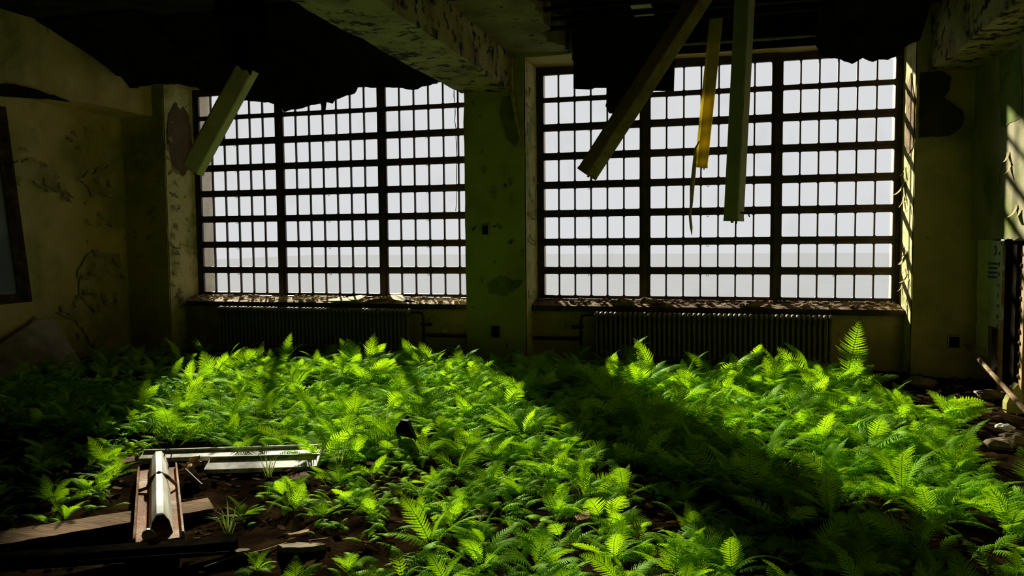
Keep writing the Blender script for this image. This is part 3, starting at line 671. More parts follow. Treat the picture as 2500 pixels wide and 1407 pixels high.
mb = MB(); P = [at(x, y, 1, 7.02) for x, y in [(1806, 520), (1818, 520), (1828, 522), (1838, 519)]]; mb.tube(P, .008, 6); mb.tube([at(1822, 510, 1, 7.02), at(1830, 530, 1, 7.02)], .006, 5)
tag(mb.build('twisted_wire', M['wire'], loc=tuple(P[0])), 'twisted bit of wire at foot of tall grey batten light', 'wire')

# ------------------------------------------------------------------ left side: hanging frame, peeled sheet, pipe
A = at(10, 262, 0, XL + .04); yf = A.y
Bt = at(75, 737, 1, yf)
root = empty('rusted_frame', (Bt.x, yf, Bt.z)); tag(root, 'tall rusted steel frame leaning off the left wall at picture edge', 'frame')
ax = (A - Bt).normalized(); L = (A - Bt).length; nn = ax.cross(Vector((0, 1, 0))).normalized(); V_ = Vector((0, -1, 0))
def fbox(name, s0, s1, d0, d1, m, t0=-.03, t1=.03):
    mb = MB(); mb.prism([(d0, t0), (d1, t0), (d1, t1), (d0, t1)], (Bt + ax * s0, V_, nn), (Bt + ax * s1, V_, nn)); o = mb.build(name, m, root); o.location = -root.location
M['rustframe'] = mat('dark_rust_frame', [(.35, (.02, .012, .007)), (.6, (.07, .04, .02)), (.75, (.16, .09, .05))], 7, rough=.85, spec=.05)
fbox('stile', 0, L, 0, .20, M['rustframe']); fbox('stile', 0, L, 1.1, 1.3, M['rustframe']); fbox('rail', 0, .12, .20, 1.1, M['rustframe']); fbox('rail', L - .12, L, .2, 1.1, M['rustframe']); fbox('panel', .12, L - .12, .2, 1.1, M['grey_panel'], -.012, .012)
mb = MB(); t = Bt + ax * L
for d in (.1, 1.2): q = t + V_ * d; mb.tube([q, q + Vector((-.01, 0, .06)), Vector((XL, q.y, q.z + .12))], .005, 5)
o = mb.build('hanging_wire', M['wire'], root); o.location = -root.location

ps = MB()
def fn(u, v):
    # u: along wall towards the window (0 near camera), v: 0 floor edge .. 1 top edge
    y = 7.35 + 1.85 * u; zt = .10 + .74 * (u ** 1.15) * (1 if u < .8 else 1 - (u - .8) * 1.2); zt = min(zt, .72)
    z = .02 + zt * v
    out = .08 + .50 * (1 - v) ** 1.2 * (.25 + .75 * (1 - abs(u - .75))) + .10 * math.sin(u * 9 + v * 3) * (1 - v) + .16 * max(0, u - .75) * 4 * v * (1 - v)
    q = Vector((y * 2, z * 3, 0)); return Vector((XL + out + .05 * noise.noise(q) + .02 * noise.noise(q * 3), y, z))
ps.grid(fn, 40, 24)
o = ps.build('peeled_sheet', M['sheet'], smooth=True); md = o.modifiers.new('solid', 'SOLIDIFY'); md.thickness = .006
tag(o, 'large sheet of wall lining peeled off and slumped at left wall foot', 'wall lining')
mb = MB(); a, b = at(-30, 987, 2, .10), at(80, 1001, 2, .08); mb.tube([a, a.lerp(b, .1), b], .014, 8); mb.tube([a, a + (b - a) * .08], .03, 8)
tag(mb.build('pipe_length', M['enamel'], loc=tuple(a)), 'thin pale pipe lying on floor at left edge of picture', 'pipe')

# ------------------------------------------------------------------ right side: torn wall with studs
def upright(name, x, px0, px1, y0, y1, thick, m, label, cat, jag=.02, n=14, group=None):
    q0 = at(px0, (y0 + y1) / 2, 0, x); q1 = at(px1, (y0 + y1) / 2, 0, x); zt = at((px0 + px1) / 2, y0, 0, x).z; zb = max(.0, at((px0 + px1) / 2, y1, 0, x).z)
    L = [Vector((x, q0.y + jag * noise.noise(Vector((k * .9, q0.y, 1))), zb + (zt - zb) * k / n)) for k in range(n + 1)]
    R = [Vector((x, q1.y + jag * noise.noise(Vector((k * .9, q1.y, 7))), zb + (zt - zb) * k / n)) for k in range(n, -1, -1)]
    mb = MB(); mb.slab(L + R, (thick, 0, 0)); o = mb.build(name, m, loc=tuple(L[0])); return tag(o, label, cat, group), L, R
upright('lining_strip', XR + .05, 2385, 2412, 586, 868, .012, M['insul'], 'pale stained lining strip standing in the torn wall by its corner', 'wall lining', .06)
ob, L, R = upright('insulation_board', XR + .03, 2414, 2445, 588, 800, .02, M['insul'], 'torn white insulation board with blue stripes in the torn wall', 'insulation', .07)
mb = MB()
for k in range(4):
    a = at(2413, 641 + k * 11, 0, XR + .026); b = at(2434, 641 + k * 11 + 1, 0, XR + .026)
    mb.slab([Vector((a.x, a.y, a.z)), Vector((a.x, b.y, b.z)), Vector((a.x, b.y, b.z - .022)), Vector((a.x, a.y, a.z - .022))], (.004, 0, 0))
a = at(2428, 612, 0, XR + .026); mb.tube([Vector((a.x, a.y + .06 * math.cos(q), a.z + .05 * math.sin(q))) for q in np.linspace(1.6, 4.6, 9)], .008, 5)
o = mb.build('blue_stripes', M['blue'], ob); o.location = -ob.location; o['label'] = 'blue printed stripes'
for x, p0, p1, lb in ((XR + .06, 2446, 2478, 'broad black post standing in the torn wall beside the insulation board'), (XR + .10, 2372, 2384, 'black corner post at the inner end of the torn wall')):
    upright('wall_post', x, p0, p1, 560, 985, .09, M['char'], lb, 'post', .015)
for p0, p1, yb, lb in ((2437, 2444, 975, 'thin pale stud with nail stubs just before the broad black post'), (2491, 2498, 985, 'thin pale stud with nail stubs at right edge of the torn wall')):
    ob, L, R = upright('wall_stud', XR + .035, p0, p1, 600, yb, .03, M['lath'], lb, 'stud', .006)
    mb = MB(); n = len(L)
    for k in range(1, n - 1):
        q = L[k]; mb.blob(q + Vector((0, -.005, .03)), (.02, .016, .025), .3, k, 6, 4)
    o = mb.build('nail_stub', M['wood'], ob); o.location = -ob.location
mb = MB(); a = at(2358, 842, 0, XR - .04); b = at(2508, 1008, 0, XR - .35); b.z = max(.12, b.z)
mb.tube([a, a.lerp(b, .5), b], .024, 8); tag(mb.build('fallen_pipe', mat('rusted_pipe', [(.35, (.16, .085, .03)), (.6, (.34, .23, .11))], 7, rough=.6), loc=tuple(a)), 'rusty pipe leaning diagonally from right pier down to debris', 'pipe')
mb = MB(); P = [at(x, y, 1, 8.62) for x, y in [(2457, 1010), (2458, 985), (2475, 950), (2486, 938), (2496, 960), (2500, 1012)]]
mb.slab(P, (0, .12, 0)); tag(mb.build('masonry_block', M['algae'], loc=tuple(P[0])), 'pointed yellow-green block standing at right wall by the pipe end', 'block')
for k, (x, y, r, m, lb) in enumerate([(2480, 1075, .09, 'stone', 'pale plaster lump on bare floor at right edge'), (2450, 1045, .06, 'ceramic', 'small white chip on the brown debris at right'), (2440, 1085, .08, 'stone', 'flat grey lump on bare floor near right edge'),
                                      (2418, 965, .10, 'stone', 'grey lump beside the diagonal pipe foot'), (2250, 935, .12, 'stone', 'dim rubble lump at the foot of right pier'), (2395, 960, .05, 'ceramic', 'white shard under the diagonal pipe')]):
    c = at(x, y, 2, .05); mb = MB(); mb.blob(c, (r * 1.4, r, r * .55), .35, 60 + k, 10, 6); tag(mb.build('rubble_lump', M[m], loc=tuple(c)), lb, 'rubble')

# ------------------------------------------------------------------ floor: fallen lights, planks
root = None
nl, nr, fr1, fl1 = at(327, 1338, 2, .05), at(449, 1319, 2, .05), at(433, 1144, 2, .05), at(336, 1160, 2, .05)
c0 = (nl + nr) / 2; c1 = (fr1 + fl1) / 2; ax = (c1 - c0); ax.z = 0; Lf = ax.length; ax.normalize(); sd_ = ax.cross(Vector((0, 0, 1))); wdt = ((nr - nl).length + (fr1 - fl1).length) / 2
root = empty('fallen_strip_light', tuple(c0)); tag(root, 'rust-pitted strip light with white ridge fallen on floor at lower left', 'strip light')
def put(mb, name, m, s=False, lab=None):
    o = mb.build(name, m, root, s); o.location = -root.location
    if lab: o['label'] = lab
    return o
up = Vector((0, 0, 1)); h = wdt / 2
mb = MB(); mb.prism([(-h, .0), (h, .0), (h, .05), (h - .012, .055), (h - .014, .02), (-h + .014, .02), (-h + .012, .055), (-h, .05)], (c0, sd_, up), (c0 + ax * Lf, sd_, up)); put(mb, 'tray', M['tray'])
mb = MB(); k = wdt * .245; of = sd_ * .01
prof = [(-k, .022), (k, .022), (k * .72, .095), (k * .30, .135), (-k * .30, .135), (-k * .72, .095)]
mb.prism([(-k, .022), (-k * .96, .022), (-k * .68, .092), (-k * .28, .130), (k * .28, .130), (k * .68, .092), (k * .96, .022), (k, .022), (k * .72, .096), (k * .31, .136), (-k * .31, .136), (-k * .72, .096)], (c0 + ax * .10 + of, sd_, up), (c0 + ax * (Lf + .06) + of, sd_, up))
put(mb, 'ridge_cover', M['hump'])
mb = MB(); mb.prism([(-k * .27, .137), (k * .27, .137), (k * .27, .139), (-k * .27, .139)], (c0 + ax * .11 + of, sd_, up), (c0 + ax * (Lf - .12) + of, sd_, up)); put(mb, 'ridge_face', M['galv'], lab='bare galvanised top of the ridge')
mb = MB(); mb.tube([c0 + ax * (Lf * .64) - sd_ * h * .98 + up * .03, c0 + ax * (Lf * .64) - sd_ * k * 1.02 + up * .045, c0 + ax * (Lf * .64) - sd_ * k * .7 + of + up * .108, c0 + ax * (Lf * .64) + of + up * .142, c0 + ax * (Lf * .64) + sd_ * k * .76 + of + up * .108, c0 + ax * (Lf * .64) + sd_ * h * .95 + up * .03], .012, 6)
put(mb, 'clip_band', M['wood'])
mb = MB(); q = c0 + ax * .05 - sd_ * h * .42 + up * .045; mb.tube([q - ax * .012, q + ax * .012], .034, 12); put(mb, 'lamp_holder', M['ceramic'])
mb = MB(); q = c0 + ax * (Lf + .02) + sd_ * h * .55 + up * .02; mb.tube([q + Vector((.03 * math.cos(t), 0, .09 + .05 * math.sin(t))) for t in np.linspace(0, 3.6, 9)], .004, 5); mb.tube([q, q + Vector((.03, 0, .09))], .004, 5); put(mb, 'wire_loop', M['wire'])

def channel(pa, pb, z, hgt, dep, label):
    a, b = at(*pa, 2, z), at(*pb, 2, z); ax = (b - a).normalized(); n = Vector((ax.y, -ax.x, 0)); u = Vector((0, 0, 1))
    root = empty('light_channel', tuple(a)); tag(root, label, 'light channel', 'white light channels lying on the floor')
    mb = MB(); mb.prism([(0, -.02), (0, .012), (-dep, hgt), (-dep, -.02)], (a, n, u), (b, n, u)); o = mb.build('housing', M['white_metal'], root); o.location = -root.location
    mb = MB(); mb.prism([(-dep + .004, hgt - .004), (-dep + .004, hgt + .014), (-dep - .008, hgt + .014), (-dep - .008, hgt - .004)], (a, n, u), (b, n, u)); o = mb.build('lip', M['white_metal'], root); o.location = -root.location
    mb = MB(); mb.prism([(.005, -.02), (.005, .016), (-dep - .004, hgt + .012), (-dep - .004, -.02)], (b - ax * .012, n, u), (b + ax * .004, n, u)); o = mb.build('end_cap', M['white_metal'], root); o.location = -root.location
    return root, a, ax, n
channel((338, 1124), (791, 1109), .05, .035, .12, 'upper white light channel half sunk in ferns, farther from the camera')
root, a, ax, n = channel((497, 1151), (772, 1143), .03, .050, .17, 'lower white light channel with amber sockets at its left end')
mb = MB()
for k, (dx, dz, r) in enumerate([(-.09, .08, .022), (-.11, .05, .024), (-.06, .055, .02), (-.075, .10, .018)]): q = a + ax * dx + Vector((0, 0, dz)) + n * .02; mb.tube([q, q + ax * .06 + Vector((0, 0, .012))], [r, r * .8], 10)
q = a + ax * (-.06) + n * .08 + Vector((0, 0, .0)); mb.tube([q + Vector((0, 0, .07)), q + n * .07], .026, 12)
o = mb.build('lamp_socket', M['socket'], root, True); o.location = -root.location; o['label'] = 'amber ceramic sockets'
mb = MB(); mb.prism([(0, 0), (.03, 0), (.03, .08), (0, .08)], (a + ax * (-.04), n, Vector((0, 0, 1))), (a + ax * .004, n, Vector((0, 0, 1)))); o = mb.build('mounting_plate', M['char'], root); o.location = -root.location

def plank(pa, pb, wdt, z, t, m, name, label, cat, tilt=0):
    a, b = at(*pa, 2, z), at(*pb, 2, z); ax = (b - a).normalized(); n = Vector((ax.y, -ax.x, 0)); u = Vector((0, 0, 1)); mb = MB(); nn = 24
    vs = []; 
    for k in range(nn + 1):
        q = a.lerp(b, k / nn); e0 = .015 * noise.noise(q * 9); e1 = .02 * noise.noise(q * 7 + Vector((3, 0, 0)))
        vs += [q + n * e0, q - n * (wdt + e1), q - n * (wdt + e1) + u * t, q + n * e0 + u * t]
    mb.add(vs, [(4 * k + i, 4 * k + (i + 1) % 4, 4 * k + 4 + (i + 1) % 4, 4 * k + 4 + i) for k in range(nn) for i in range(4)] + [(3, 2, 1, 0), (4 * nn, 4 * nn + 1, 4 * nn + 2, 4 * nn + 3)])
    return tag(mb.build(name, m, loc=tuple(a)), label, cat)
plank((-60, 1352), (524, 1252), .24, .005, .028, M['wood'], 'rotten_plank', 'wide rotten brown plank running under the fallen strip light', 'plank')
plank((-60, 1402), (575, 1354), .10, .02, .07, M['char'], 'charred_beam', 'long charred timber lying along the near left floor', 'plank')
mb = MB(); P = [at(x, y, 2, .10) for x, y in [(-40, 1386), (150, 1374), (330, 1362), (440, 1354), (560, 1348)]]; mb.tube(P, .004, 5); tag(mb.build('floor_cable', M['wire'], loc=tuple(P[0])), 'thin wire lying along the charred timber in the left foreground', 'wire')
mb = MB(); P = [at(x, y, 2, .03) for x, y in [(500, 1385), (560, 1362), (640, 1345), (700, 1326), (800, 1315)]]; mb.tube(P, .004, 5); tag(mb.build('floor_cable', M['lath'], loc=tuple(P[0])), 'pale thin wire lying before the flat grey slab in the foreground', 'wire')
def flat(px, z, t, m, name, label, cat, tilt=0):
    P = [at(x, y, 2, z) for x, y in px]; c = sum(P, Vector()) / len(P)
    for q in P: q.z += tilt * (q - c).dot(FW)
    out = []
    for i, a in enumerate(P):
        b = P[(i + 1) % len(P)]
        for k in range(4): q = a.lerp(b, k / 4); out.append(q + Vector((noise.noise(q * 14), noise.noise(q * 14 + Vector((5, 0, 0))), 0)) * .018)
    mb = MB(); mb.slab(out, (0, 0, t)); return tag(mb.build(name, m, loc=tuple(P[0])), label, cat)
flat([(676, 1338), (720, 1330), (770, 1326), (797, 1338), (775, 1352), (735, 1362), (690, 1362)], .03, .03, M['stone'], 'debris_slab', 'flat grey-brown slab lying in the foreground left of centre', 'debris', -.25)
flat([(566, 1352), (590, 1340), (612, 1342), (600, 1356), (580, 1362)], .03, .015, M['stone'], 'debris_slab', 'small grey slab beside the end of the charred timber', 'debris', -.25)
flat([(703, 1309), (755, 1297), (752, 1303), (706, 1313)], .05, .012, M['lath'], 'wood_chip', 'narrow pale wood chip above the flat grey-brown slab', 'wood chip')
flat([(296, 1128), (330, 1118), (332, 1132), (300, 1136)], .06, .02, M['wood'], 'debris_slab', 'brown lump of rotten board left of the fallen strip light top', 'debris')
flat([(700, 1168), (745, 1158), (760, 1172), (715, 1180)], .03, .02, M['wood'], 'debris_slab', 'rotten brown board scrap below the lower white channel', 'debris')
flat([(1155, 1262), (1185, 1238), (1195, 1250), (1172, 1275)], .03, .012, M['stone'], 'debris_slab', 'grey flake of board on bare soil near picture centre bottom', 'debris')
flat([(1400, 1272), (1440, 1258), (1446, 1274), (1412, 1282)], .03, .03, M['tray'], 'brick_fragment', 'rusty brown brick fragment among ferns right of centre', 'brick')
mb = MB(); c = at(455, 1155, 2, .03); d = at(492, 1185, 2, .06); mb.tube([at(452, 1147, 2, .10), d], .010, 6); tag(mb.build('metal_rod', M['pipe'], loc=tuple(c)), 'short dark rod leaning below the amber sockets', 'rod')
mb = MB(); c = at(985, 1056, 2, .17)
mb.slab([c + Vector(p) for p in ((-.07, 0, .03), (-.02, 0, .10), (.03, .01, .09), (.10, 0, -.05), (.06, 0, -.16), (-.06, 0, -.16), (-.05, 0, -.06))], (0, .05, 0)); tag(mb.build('plastic_scrap', M['plastic'], loc=tuple(c)), 'black angular scrap sticking up from ferns near the middle', 'scrap')

# loose flakes of paint and board over the bare soil
lt = MB(); R = random.Random(3)
def litter(n, x0, x1, y0, y1, smin, smax):
    for k in range(n):
        x, y = R.uniform(x0, x1), R.uniform(y0, y1); z = fh(x, y) + R.uniform(.004, .02); s = R.uniform(smin, smax); a = R.uniform(0, 6.28); m = R.randint(4, 6)
        tx, ty = R.uniform(-.35, .35), R.uniform(-.35, .35); pts = []
        for i in range(m):
            q = a + 2 * math.pi * i / m + R.uniform(-.3, .3); rr = s * R.uniform(.5, 1.1); dx, dy = rr * math.cos(q), rr * .7 * math.sin(q)
            pts.append(Vector((x + dx, y + dy, z + abs(s) * .3 + tx * dx + ty * dy)))
        lt.slab(pts, (0, 0, R.uniform(.003, .008)))
litter(900, -8.8, 2.8, 3.4, 10.6, .012, .05); litter(500, -4.2, 2.2, 3.4, 6.2, .012, .06); litter(420, 1.0, 2.85, 7.4, 10.6, .015, .07); litter(150, -8.9, -6, 6.5, 10.4, .02, .08)
tag(lt.build('floor_litter', M['litter']), 'flakes of paint and rotten board scattered over the soil floor', 'debris', kind='stuff')

# ------------------------------------------------------------------ ferns
def frond_mesh(name, n=20, lobes=5, W=.21, el0=70, el1=-15, stip=.14, peak=.30, seed=0, sweep=22, twist=.0, droop=.13):
    """one arching fern frond of unit length: rachis with lobed pinnae on both sides"""
    R = random.Random(seed); V = []; Fs = []; steps = 40
    pts = []; p = Vector((0, 0, 0)); side_b = R.uniform(-.25, .25)
    for i in range(steps + 1):
        s = i / steps; el = math.radians(el0 + (el1 - el0) * s ** 1.15); az = side_b * s
        t = Vector((math.cos(el) * math.cos(az), math.cos(el) * math.sin(az), math.sin(el))); pts.append((p.copy(), t)); p = p + t / steps
    def frame(s):
        i = min(steps - 1, int(s * steps)); k = s * steps - i
        q = pts[i][0].lerp(pts[i + 1][0], k); t = pts[i][1].lerp(pts[i + 1][1], k).normalized()
        b = Vector((0, 0, 1)).cross(t); b = (b if b.length > 1e-3 else Vector((0, 1, 0))).normalized(); nrm = t.cross(b)
        tw = twist * s; b2 = b * math.cos(tw) + nrm * math.sin(tw); return q, t, b2, t.cross(b2)
    mb = MB()
    mb.tube([frame(s)[0] for s in np.linspace(0, .98, 9)], [.0075 * (1 - .8 * s) for s in np.linspace(0, 1, 9)], 4, False)
    for i in range(n):
        s = stip + (1 - stip) * (i + .5) / n; u = (s - stip) / (1 - stip)
        prof = (min(1, u / peak) ** .55) * ((1 - u) / (1 - peak) if u > peak else 1) ** .85 * .96 + .04
        q, t, b, nr = frame(s); gap = (1 - stip) / n
        for sg in (-1, 1):
            L = W * prof * R.uniform(.9, 1.08); sw = math.radians(sweep + 22 * u + R.uniform(-5, 5)); dr = droop * R.uniform(.6, 1.3)
            d0 = (b * sg * math.cos(sw) + t * math.sin(sw)).normalized(); fwd = (t - d0 * t.dot(d0)).normalized(); nn = d0.cross(fwd) * 1
            if nn.dot(nr) < 0: nn = -nn
            w0 = min(gap * .44, L * .24) * (1.0 if lobes > 2 else 1.1); m = 2 * lobes
            row = []
            for j in range(m + 1):
                a = j / m; x = L * a; hw = w0 * (1 - a) ** .6 * (1.0 if j % 2 else .55) if j < m else .0006
                cup = .10 * hw; c = q + d0 * x - nn * (dr * L * a * a) + fwd * (.12 * L * a * a)
                adv = d0 * (hw * .5)
                row.append((c + fwd * hw + adv - nn * cup, c, c - fwd * hw + adv - nn * cup))
            vs = [v for r3 in row for v in r3]
            fs = []
            for j in range(m): o = 3 * j; fs += [(o, o + 1, o + 4, o + 3), (o + 1, o + 2, o + 5, o + 4)]
            mb.add(vs, fs)
    me = bpy.data.meshes.new(name); me.from_pydata([tuple(v) for v in mb.v], [], mb.f); me.materials.append(M['fern']); me.update()
    return me


FR = [frond_mesh('frond_a', 18, 5, .29, 50, -2, .16, .26, 1), frond_mesh('frond_b', 19, 5, .26, 64, -8, .14, .32, 2, twist=.35), frond_mesh('frond_c', 16, 5, .33, 44, 4, .20, .20, 3),
      frond_mesh('frond_d', 20, 4, .23, 78, 12, .12, .36, 4, twist=-.3), frond_mesh('frond_e', 18, 5, .31, 34, -8, .18, .24, 5, twist=.7), frond_mesh('frond_f', 19, 5, .27, 60, -28, .15, .28, 6, twist=-.7)]
FR_UP = frond_mesh('frond_tall', 24, 5, .24, 96, 58, .18, .34, 8, sweep=8, droop=.12)

ZONES = [
    (lambda x, y: y > 8.5 and x < -3.6, 'fern in the thick green bed in front of the left radiator', 'ferns before the left radiator'),
    (lambda x, y: y > 8.5 and x < -1.9, 'fern in the shadowed gap at the foot of the pillar between windows', 'ferns at the pillar foot'),
    (lambda x, y: y > 8.5, 'tall green fern in the bed in front of the right radiator', 'ferns before the right radiator'),
    (lambda x, y: x < -4.9, 'dim low fern on the dark left side of the floor', 'ferns on the dark left side'),
    (lambda x, y: x < -2.9 and y > 5.6, 'bright green fern behind the two white light channels', 'ferns behind the white light channels'),
    (lambda x, y: x < -2.1 and y <= 5.6, 'small fern on bare soil around the fallen strip light', 'ferns around the fallen strip light'),
    (lambda x, y: x < -.4 and y > 5.6, 'fern in the middle of the floor round the black angular scrap', 'ferns in the middle of the floor'),
    (lambda x, y: y > 7.2, 'fern in the sunlit drift between right radiator and torn right wall', 'ferns toward the torn right wall'),
    (lambda x, y: y > 5.4, 'fern in the shaded middle right of the floor', 'ferns in the middle right'),
    (lambda x, y: x < -.6, 'low bright fern on near floor right of the flat grey-brown slab', 'ferns in the near centre'),
    (lambda x, y: True, 'dark green fern on the near right floor', 'ferns on the near right')]


def visible(x, y, m=60):
    d = Vector((x, y, .15)) - CAM; k = d.dot(FW)
    px = 1250 + F_PX * d.dot(RT) / k; py = 703.5 - F_PX * d.dot(UP) / k
    return k > 1 and -m < px < 2500 + m and py < 1407 + 110, px, py


def seg_d(p, a, b):
    ab = b - a; t = max(0, min(1, (p - a).dot(ab) / ab.dot(ab))); return (p - a - ab * t).length


KEEP = [(at(388, 1335, 2, 0).to_2d(), at(400, 1135, 2, 0).to_2d(), .30), (at(0, 1335, 2, 0).to_2d(), at(524, 1240, 2, 0).to_2d(), .22), (at(0, 1385, 2, 0).to_2d(), at(570, 1340, 2, 0).to_2d(), .26),
        (at(497, 1185, 2, 0).to_2d(), at(715, 1178, 2, 0).to_2d(), .32), (at(430, 1140, 2, 0).to_2d(), at(690, 1130, 2, 0).to_2d(), .22), (at(690, 1350, 2, 0).to_2d(), at(780, 1345, 2, 0).to_2d(), .22),
        (at(985, 1056, 2, 0).to_2d(), at(990, 1060, 2, 0).to_2d(), .16)]


def density(x, y):
    p = Vector((x, y)); ok, px, py = visible(x, y)
    if not ok: return 0
    if x < XL + .45 or x > XR - .1 or y > 10.28: return 0
    for a, b, r in KEEP:
        if seg_d(p, a, b) < r: return 0
    d = 1.0
    if x > 1.55 and y > 9.55: return 0
    if px > 2200 and py < 985: return 0
    if px > 2350 and py < 1030: return 0
    if px > 2370 and 960 < py < 1150: return 0
    if x < -6.6 and y > 8.0: d = .35
    if px < 420 and py < 1080: d *= .8
    if py > 1180 and px < 330: d *= .5
    if py > 1290 and px < 820: d *= .12
    if py > 1160 and px < 820: d *= .9
    n = noise.noise(Vector((x * 1.1, y * 1.1, 3)))
    d *= max(.14, min(1, (.60 if x < -.6 else .80) + (2.2 if x < -.6 else 1.4) * n)) if y < 5.9 else max(.4, min(1, .95 + 1.0 * n))
    return d


def size(x, y):
    s = .33 + .03 * (y - 4) if y < 8 else .45 + .03 * (y - 8)
    if x < -5: s *= .8
    if y < 5.6: s *= .88
    if x < -1.7 and y < 5.5: s *= .72
    if x > 1.3 and y > 8: s *= .75
    return s


cands = []; R = random.Random(21); tries = 0
while len(cands) < 300 and tries < 60000:
    tries += 1; y = 3.45 + (10.7 - 3.45) * R.random() ** 1.05; x = R.uniform(-8.8, 2.8)
    d = density(x, y)
    if d <= 0 or R.random() > d: continue
    md = .24 + .020 * (y - 3.5)
    if any((x - a) ** 2 + (y - b) ** 2 < md * md for a, b in cands): continue
    cands.append((x, y))


def add_fern(x, y, s, nf, label, group, tilt=None, R=R, meshes=None):
    root = empty('fern', (x, y, fh(x, y) - .01), R.uniform(0, 6.28)); tag(root, label, 'fern', group); root.scale = (s, s, s)
    a0 = R.uniform(0, 6.28)
    for k in range(nf):
        o = bpy.data.objects.new('frond', (meshes or FR)[R.randrange(len(meshes or FR))]); COL.objects.link(o); o.parent = root
        o.rotation_euler = (R.uniform(-.5, .5), R.uniform(-.45, .30), a0 + 2.4 * k + R.uniform(-.3, .3)); q = R.uniform(.65, 1.12); o.scale = (q, q, q)
        o.location = (R.uniform(-.05, .05), R.uniform(-.05, .05), 0)
    return root


for x, y in cands:
    z = next(z for z in ZONES if z[0](x, y))
    add_fern(x, y, size(x, y) * R.uniform(.78, 1.25), R.choice((7, 8, 8, 9, 10)), z[1], z[2])


def hero(px, py, s, fronds, label, yaw=0):
    """a fern with fronds set one by one: (mesh, azimuth deg, tilt deg, scale)"""
    q = at(px, py, 2, .03); root = empty('fern', (q.x, q.y, fh(q.x, q.y)), 0); tag(root, label, 'fern'); root.scale = (s, s, s)
    for me, az, tl, sc, *rl in fronds:
        o = bpy.data.objects.new('frond', me); COL.objects.link(o); o.parent = root; o.scale = (sc, sc, sc)
        o.rotation_euler = (math.radians(rl[0] if rl else 0), math.radians(tl), math.radians(az))
    return root


hero(2062, 942, .84, [(FR_UP, 82, 2, 1.0, 10), (FR_UP, 100, 8, .72, 30), (FR[0], 150, 0, .8), (FR[1], 240, 0, .7), (FR[3], 320, 5, .6)], 'tallest fern, one frond standing upright before the right end of right radiator')
hero(1985, 935, .72, [(FR_UP, 95, 4, .85, -42), (FR[3], 170, -6, .9), (FR[0], 120, 0, .8), (FR[2], 250, 0, .7), (FR[1], 20, 0, .7)], 'fern arching leftward next to the tallest fern')
hero(1015, 900, .62, [(FR[3], 160, -8, .9), (FR_UP, 95, 4, .8, -28), (FR[0], 60, 0, .8), (FR[2], 280, 0, .8), (FR[1], 350, 0, .8)], 'fern with a bright tip rising at the right end of left radiator')
hero(880, 905, .66, [(FR_UP, 88, 4, .9, -42), (FR[3], 150, 0, .9), (FR[0], 40, 0, .8), (FR[2], 290, 0, .8)], 'fern leaning left with a long bright frond before left radiator')
hero(690, 900, .62, [(FR_UP, 92, 2, .85, 8), (FR[3], 40, 0, .8), (FR[0], 200, 0, .8), (FR[2], 300, 0, .8)], 'fern with an upright tip standing before the middle of left radiator')
hero(1830, 1215, .50, [(FR_UP, 90, 6, .95), (FR_UP, 20, 22, .8), (FR[3], 180, 0, .9), (FR[0], 250, 0, .9), (FR[2], 320, 0, .9), (FR[4], 0, 0, .9)], 'fern with one broad upright frond in the shaded right half of floor')
hero(2200, 1215, .50, [(FR[3], 170, -4, 1), (FR[3], 10, -4, 1), (FR_UP, 80, 24, .8), (FR[0], 230, 0, .9), (FR[2], 300, 0, .9)], 'spreading fern with spiky upturned leaflets at lower right')
hero(1790, 1385, .42, [(FR[4], 175, 0, 1), (FR[0], 200, 0, 1), (FR[2], 150, 0, .9), (FR[5], 330, 0, .9)], 'fern with a long low frond at the bottom edge right of centre')
hero(1885, 955, .60, [(FR_UP, 60, 14, .85), (FR_UP, 110, 20, .8), (FR[0], 0, 0, .8), (FR[2], 200, 0, .8), (FR[1], 280, 0, .8)], 'pale yellow-green fern clump before the right part of right radiator')

# low fern growth filling in between the clumps
def small_frond(seed):
    me = frond_mesh('tmp', 13, 3, .26, 50, -20, .12, .3, seed, droop=.3)
    v = np.empty(len(me.vertices) * 3, np.float32); me.vertices.foreach_get('co', v)
    fs = [tuple(p.vertices) for p in me.polygons]; bpy.data.meshes.remove(me)
    return v.reshape(-1, 3), fs
def mass(name, templates, placements, m):
    V = []; LV = []; LT = []; off = 0
    T = [(v, np.concatenate([np.array(f) for f in fs]), np.array([len(f) for f in fs])) for v, fs in templates]
    for (x, y, z, s, az, tx, ti) in placements:
        v, lv, lt_ = T[ti]; c, s_ = math.cos(az), math.sin(az); ct, st = math.cos(tx), math.sin(tx)
        p = v * s; q = np.stack([p[:, 0] * ct + p[:, 2] * st, p[:, 1], -p[:, 0] * st + p[:, 2] * ct], 1)
        V.append(np.stack([q[:, 0] * c - q[:, 1] * s_ + x, q[:, 0] * s_ + q[:, 1] * c + y, q[:, 2] + z], 1)); LV.append(lv + off); LT.append(lt_); off += len(v)
    V = np.concatenate(V).astype(np.float32); LV = np.concatenate(LV).astype(np.int32); LT = np.concatenate(LT).astype(np.int32)
    me = bpy.data.meshes.new(name); me.vertices.add(len(V)); me.vertices.foreach_set('co', V.ravel()); me.loops.add(len(LV)); me.loops.foreach_set('vertex_index', LV)
    me.polygons.add(len(LT)); me.polygons.foreach_set('loop_start', np.concatenate([[0], np.cumsum(LT)[:-1]]).astype(np.int32)); me.update(calc_edges=True); me.validate()
    me.materials.append(m); o = bpy.data.objects.new(name, me); COL.objects.link(o); return o
pl = []; R2 = random.Random(5)
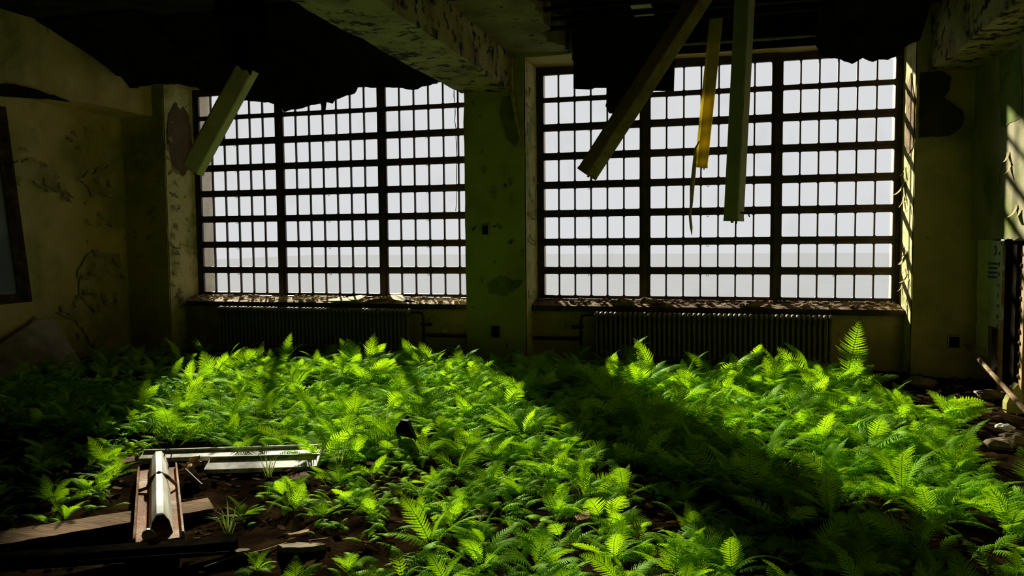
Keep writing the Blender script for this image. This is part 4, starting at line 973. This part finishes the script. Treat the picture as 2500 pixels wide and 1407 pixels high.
while len(pl) < 8200:
    y = 3.45 + 7.2 * R2.random() ** 1.1; x = R2.uniform(-8.8, 2.8); d = density(x, y)
    if d <= .1 or R2.random() > d: continue
    for k in range(R2.randint(2, 4)):
        pl.append((x + R2.uniform(-.05, .05), y + R2.uniform(-.05, .05), fh(x, y), size(x, y) * R2.uniform(.40, .85), R2.uniform(0, 6.28), R2.uniform(-.4, .3), R2.randrange(4)))
tag(mass('fern_undergrowth', [small_frond(50 + k) for k in range(4)], pl, M['fern']), 'carpet of small young fern fronds growing between the larger ferns', 'fern undergrowth', kind='stuff')

# oval-leaved weeds on the dim left side, grass tufts by the channels
def weed_mesh(seed):
    R = random.Random(seed); mb = MB()
    for st in range(R.randint(2, 4)):
        az = R.uniform(0, 6.28); p = Vector((0, 0, 0)); d = Vector((math.cos(az) * .5, math.sin(az) * .5, 1)).normalized(); P = [p]
        for k in range(5): p = p + d * .055; d = (d + Vector((math.cos(az) * .12, math.sin(az) * .12, -.03))).normalized(); P.append(p)
        mb.tube(P, .003, 4, False)
        for k in range(1, 6):
            for sg in (-1, 1):
                a = az + sg * R.uniform(1.0, 1.9) if k < 5 else az + sg * .4; L = R.uniform(.05, .085); dn = R.uniform(-.35, .25)
                u = Vector((math.cos(a), math.sin(a), dn)).normalized(); w_ = u.cross(Vector((0, 0, 1))).normalized(); q = P[k]
                prof = [(0, .004), (.2, .32), (.45, .42), (.7, .30), (.9, .10), (1, 0)]
                vs = [];
                for t, h_ in prof: c = q + u * (t * L) - Vector((0, 0, .25 * L * t * t)); vs += [c + w_ * (h_ * L) + Vector((0, 0, .1 * h_ * L)), c, c - w_ * (h_ * L) + Vector((0, 0, .1 * h_ * L))]
                fs = []
                for j in range(len(prof) - 1): o = 3 * j; fs += [(o, o + 1, o + 4, o + 3), (o + 1, o + 2, o + 5, o + 4)]
                mb.add(vs, fs)
    me = bpy.data.meshes.new('weed'); me.from_pydata([tuple(v) for v in mb.v], [], mb.f); me.materials.append(M['weed']); me.update(); return me
WM = [weed_mesh(k) for k in range(4)]
n = 0
while n < 34:
    x, y = R2.uniform(-7.6, -4.8), R2.uniform(5.3, 7.8); ok, px, py = visible(x, y, 0)
    if not ok or px > 470 or any(seg_d(Vector((x, y)), a, b) < r for a, b, r in KEEP): continue
    o = bpy.data.objects.new('broadleaf_weed', WM[n % 4]); COL.objects.link(o); o.location = (x, y, fh(x, y)); o.rotation_euler = (0, 0, R2.uniform(0, 6.28)); s = R2.uniform(.8, 1.25); o.scale = (s, s, s)
    tag(o, 'oval-leaved weed on the dim floor toward the left wall', 'weed', 'broadleaf weeds on the left'); n += 1
for k, (px, py, lb) in enumerate([(655, 1165, 'grass tuft growing against the lower white light channel'), (832, 1150, 'thin grass tuft right of the white light channels'), (560, 1300, 'grass tuft beside the fallen strip light'), (1745, 1020, 'thin grass tuft in ferns before the right radiator')]):
    q = at(px, py, 2, 0); mb = MB()
    for b in range(26):
        a = R2.uniform(0, 6.28); L = R2.uniform(.12, .26); le = R2.uniform(.2, .9); d = Vector((math.cos(a), math.sin(a), 0)); s_ = Vector((-d.y, d.x, 0)) * .003; p0 = d * R2.uniform(0, .03)
        mb.add([p0 - s_, p0 + s_, p0 + d * L * le * .35 + Vector((0, 0, L * .6)) + s_ * .8, p0 + d * L * le * .35 + Vector((0, 0, L * .6)) - s_ * .8, p0 + d * L * le + Vector((0, 0, L * (1 - le * .35)))], [(0, 1, 2, 3), (3, 2, 4)])
    me = bpy.data.meshes.new('grass_tuft'); me.from_pydata([tuple(v) for v in mb.v], [], mb.f); me.materials.append(M['grass']); o = bpy.data.objects.new('grass_tuft', me); COL.objects.link(o); o.location = (q.x, q.y, fh(q.x, q.y))
    tag(o, lb, 'grass tuft')
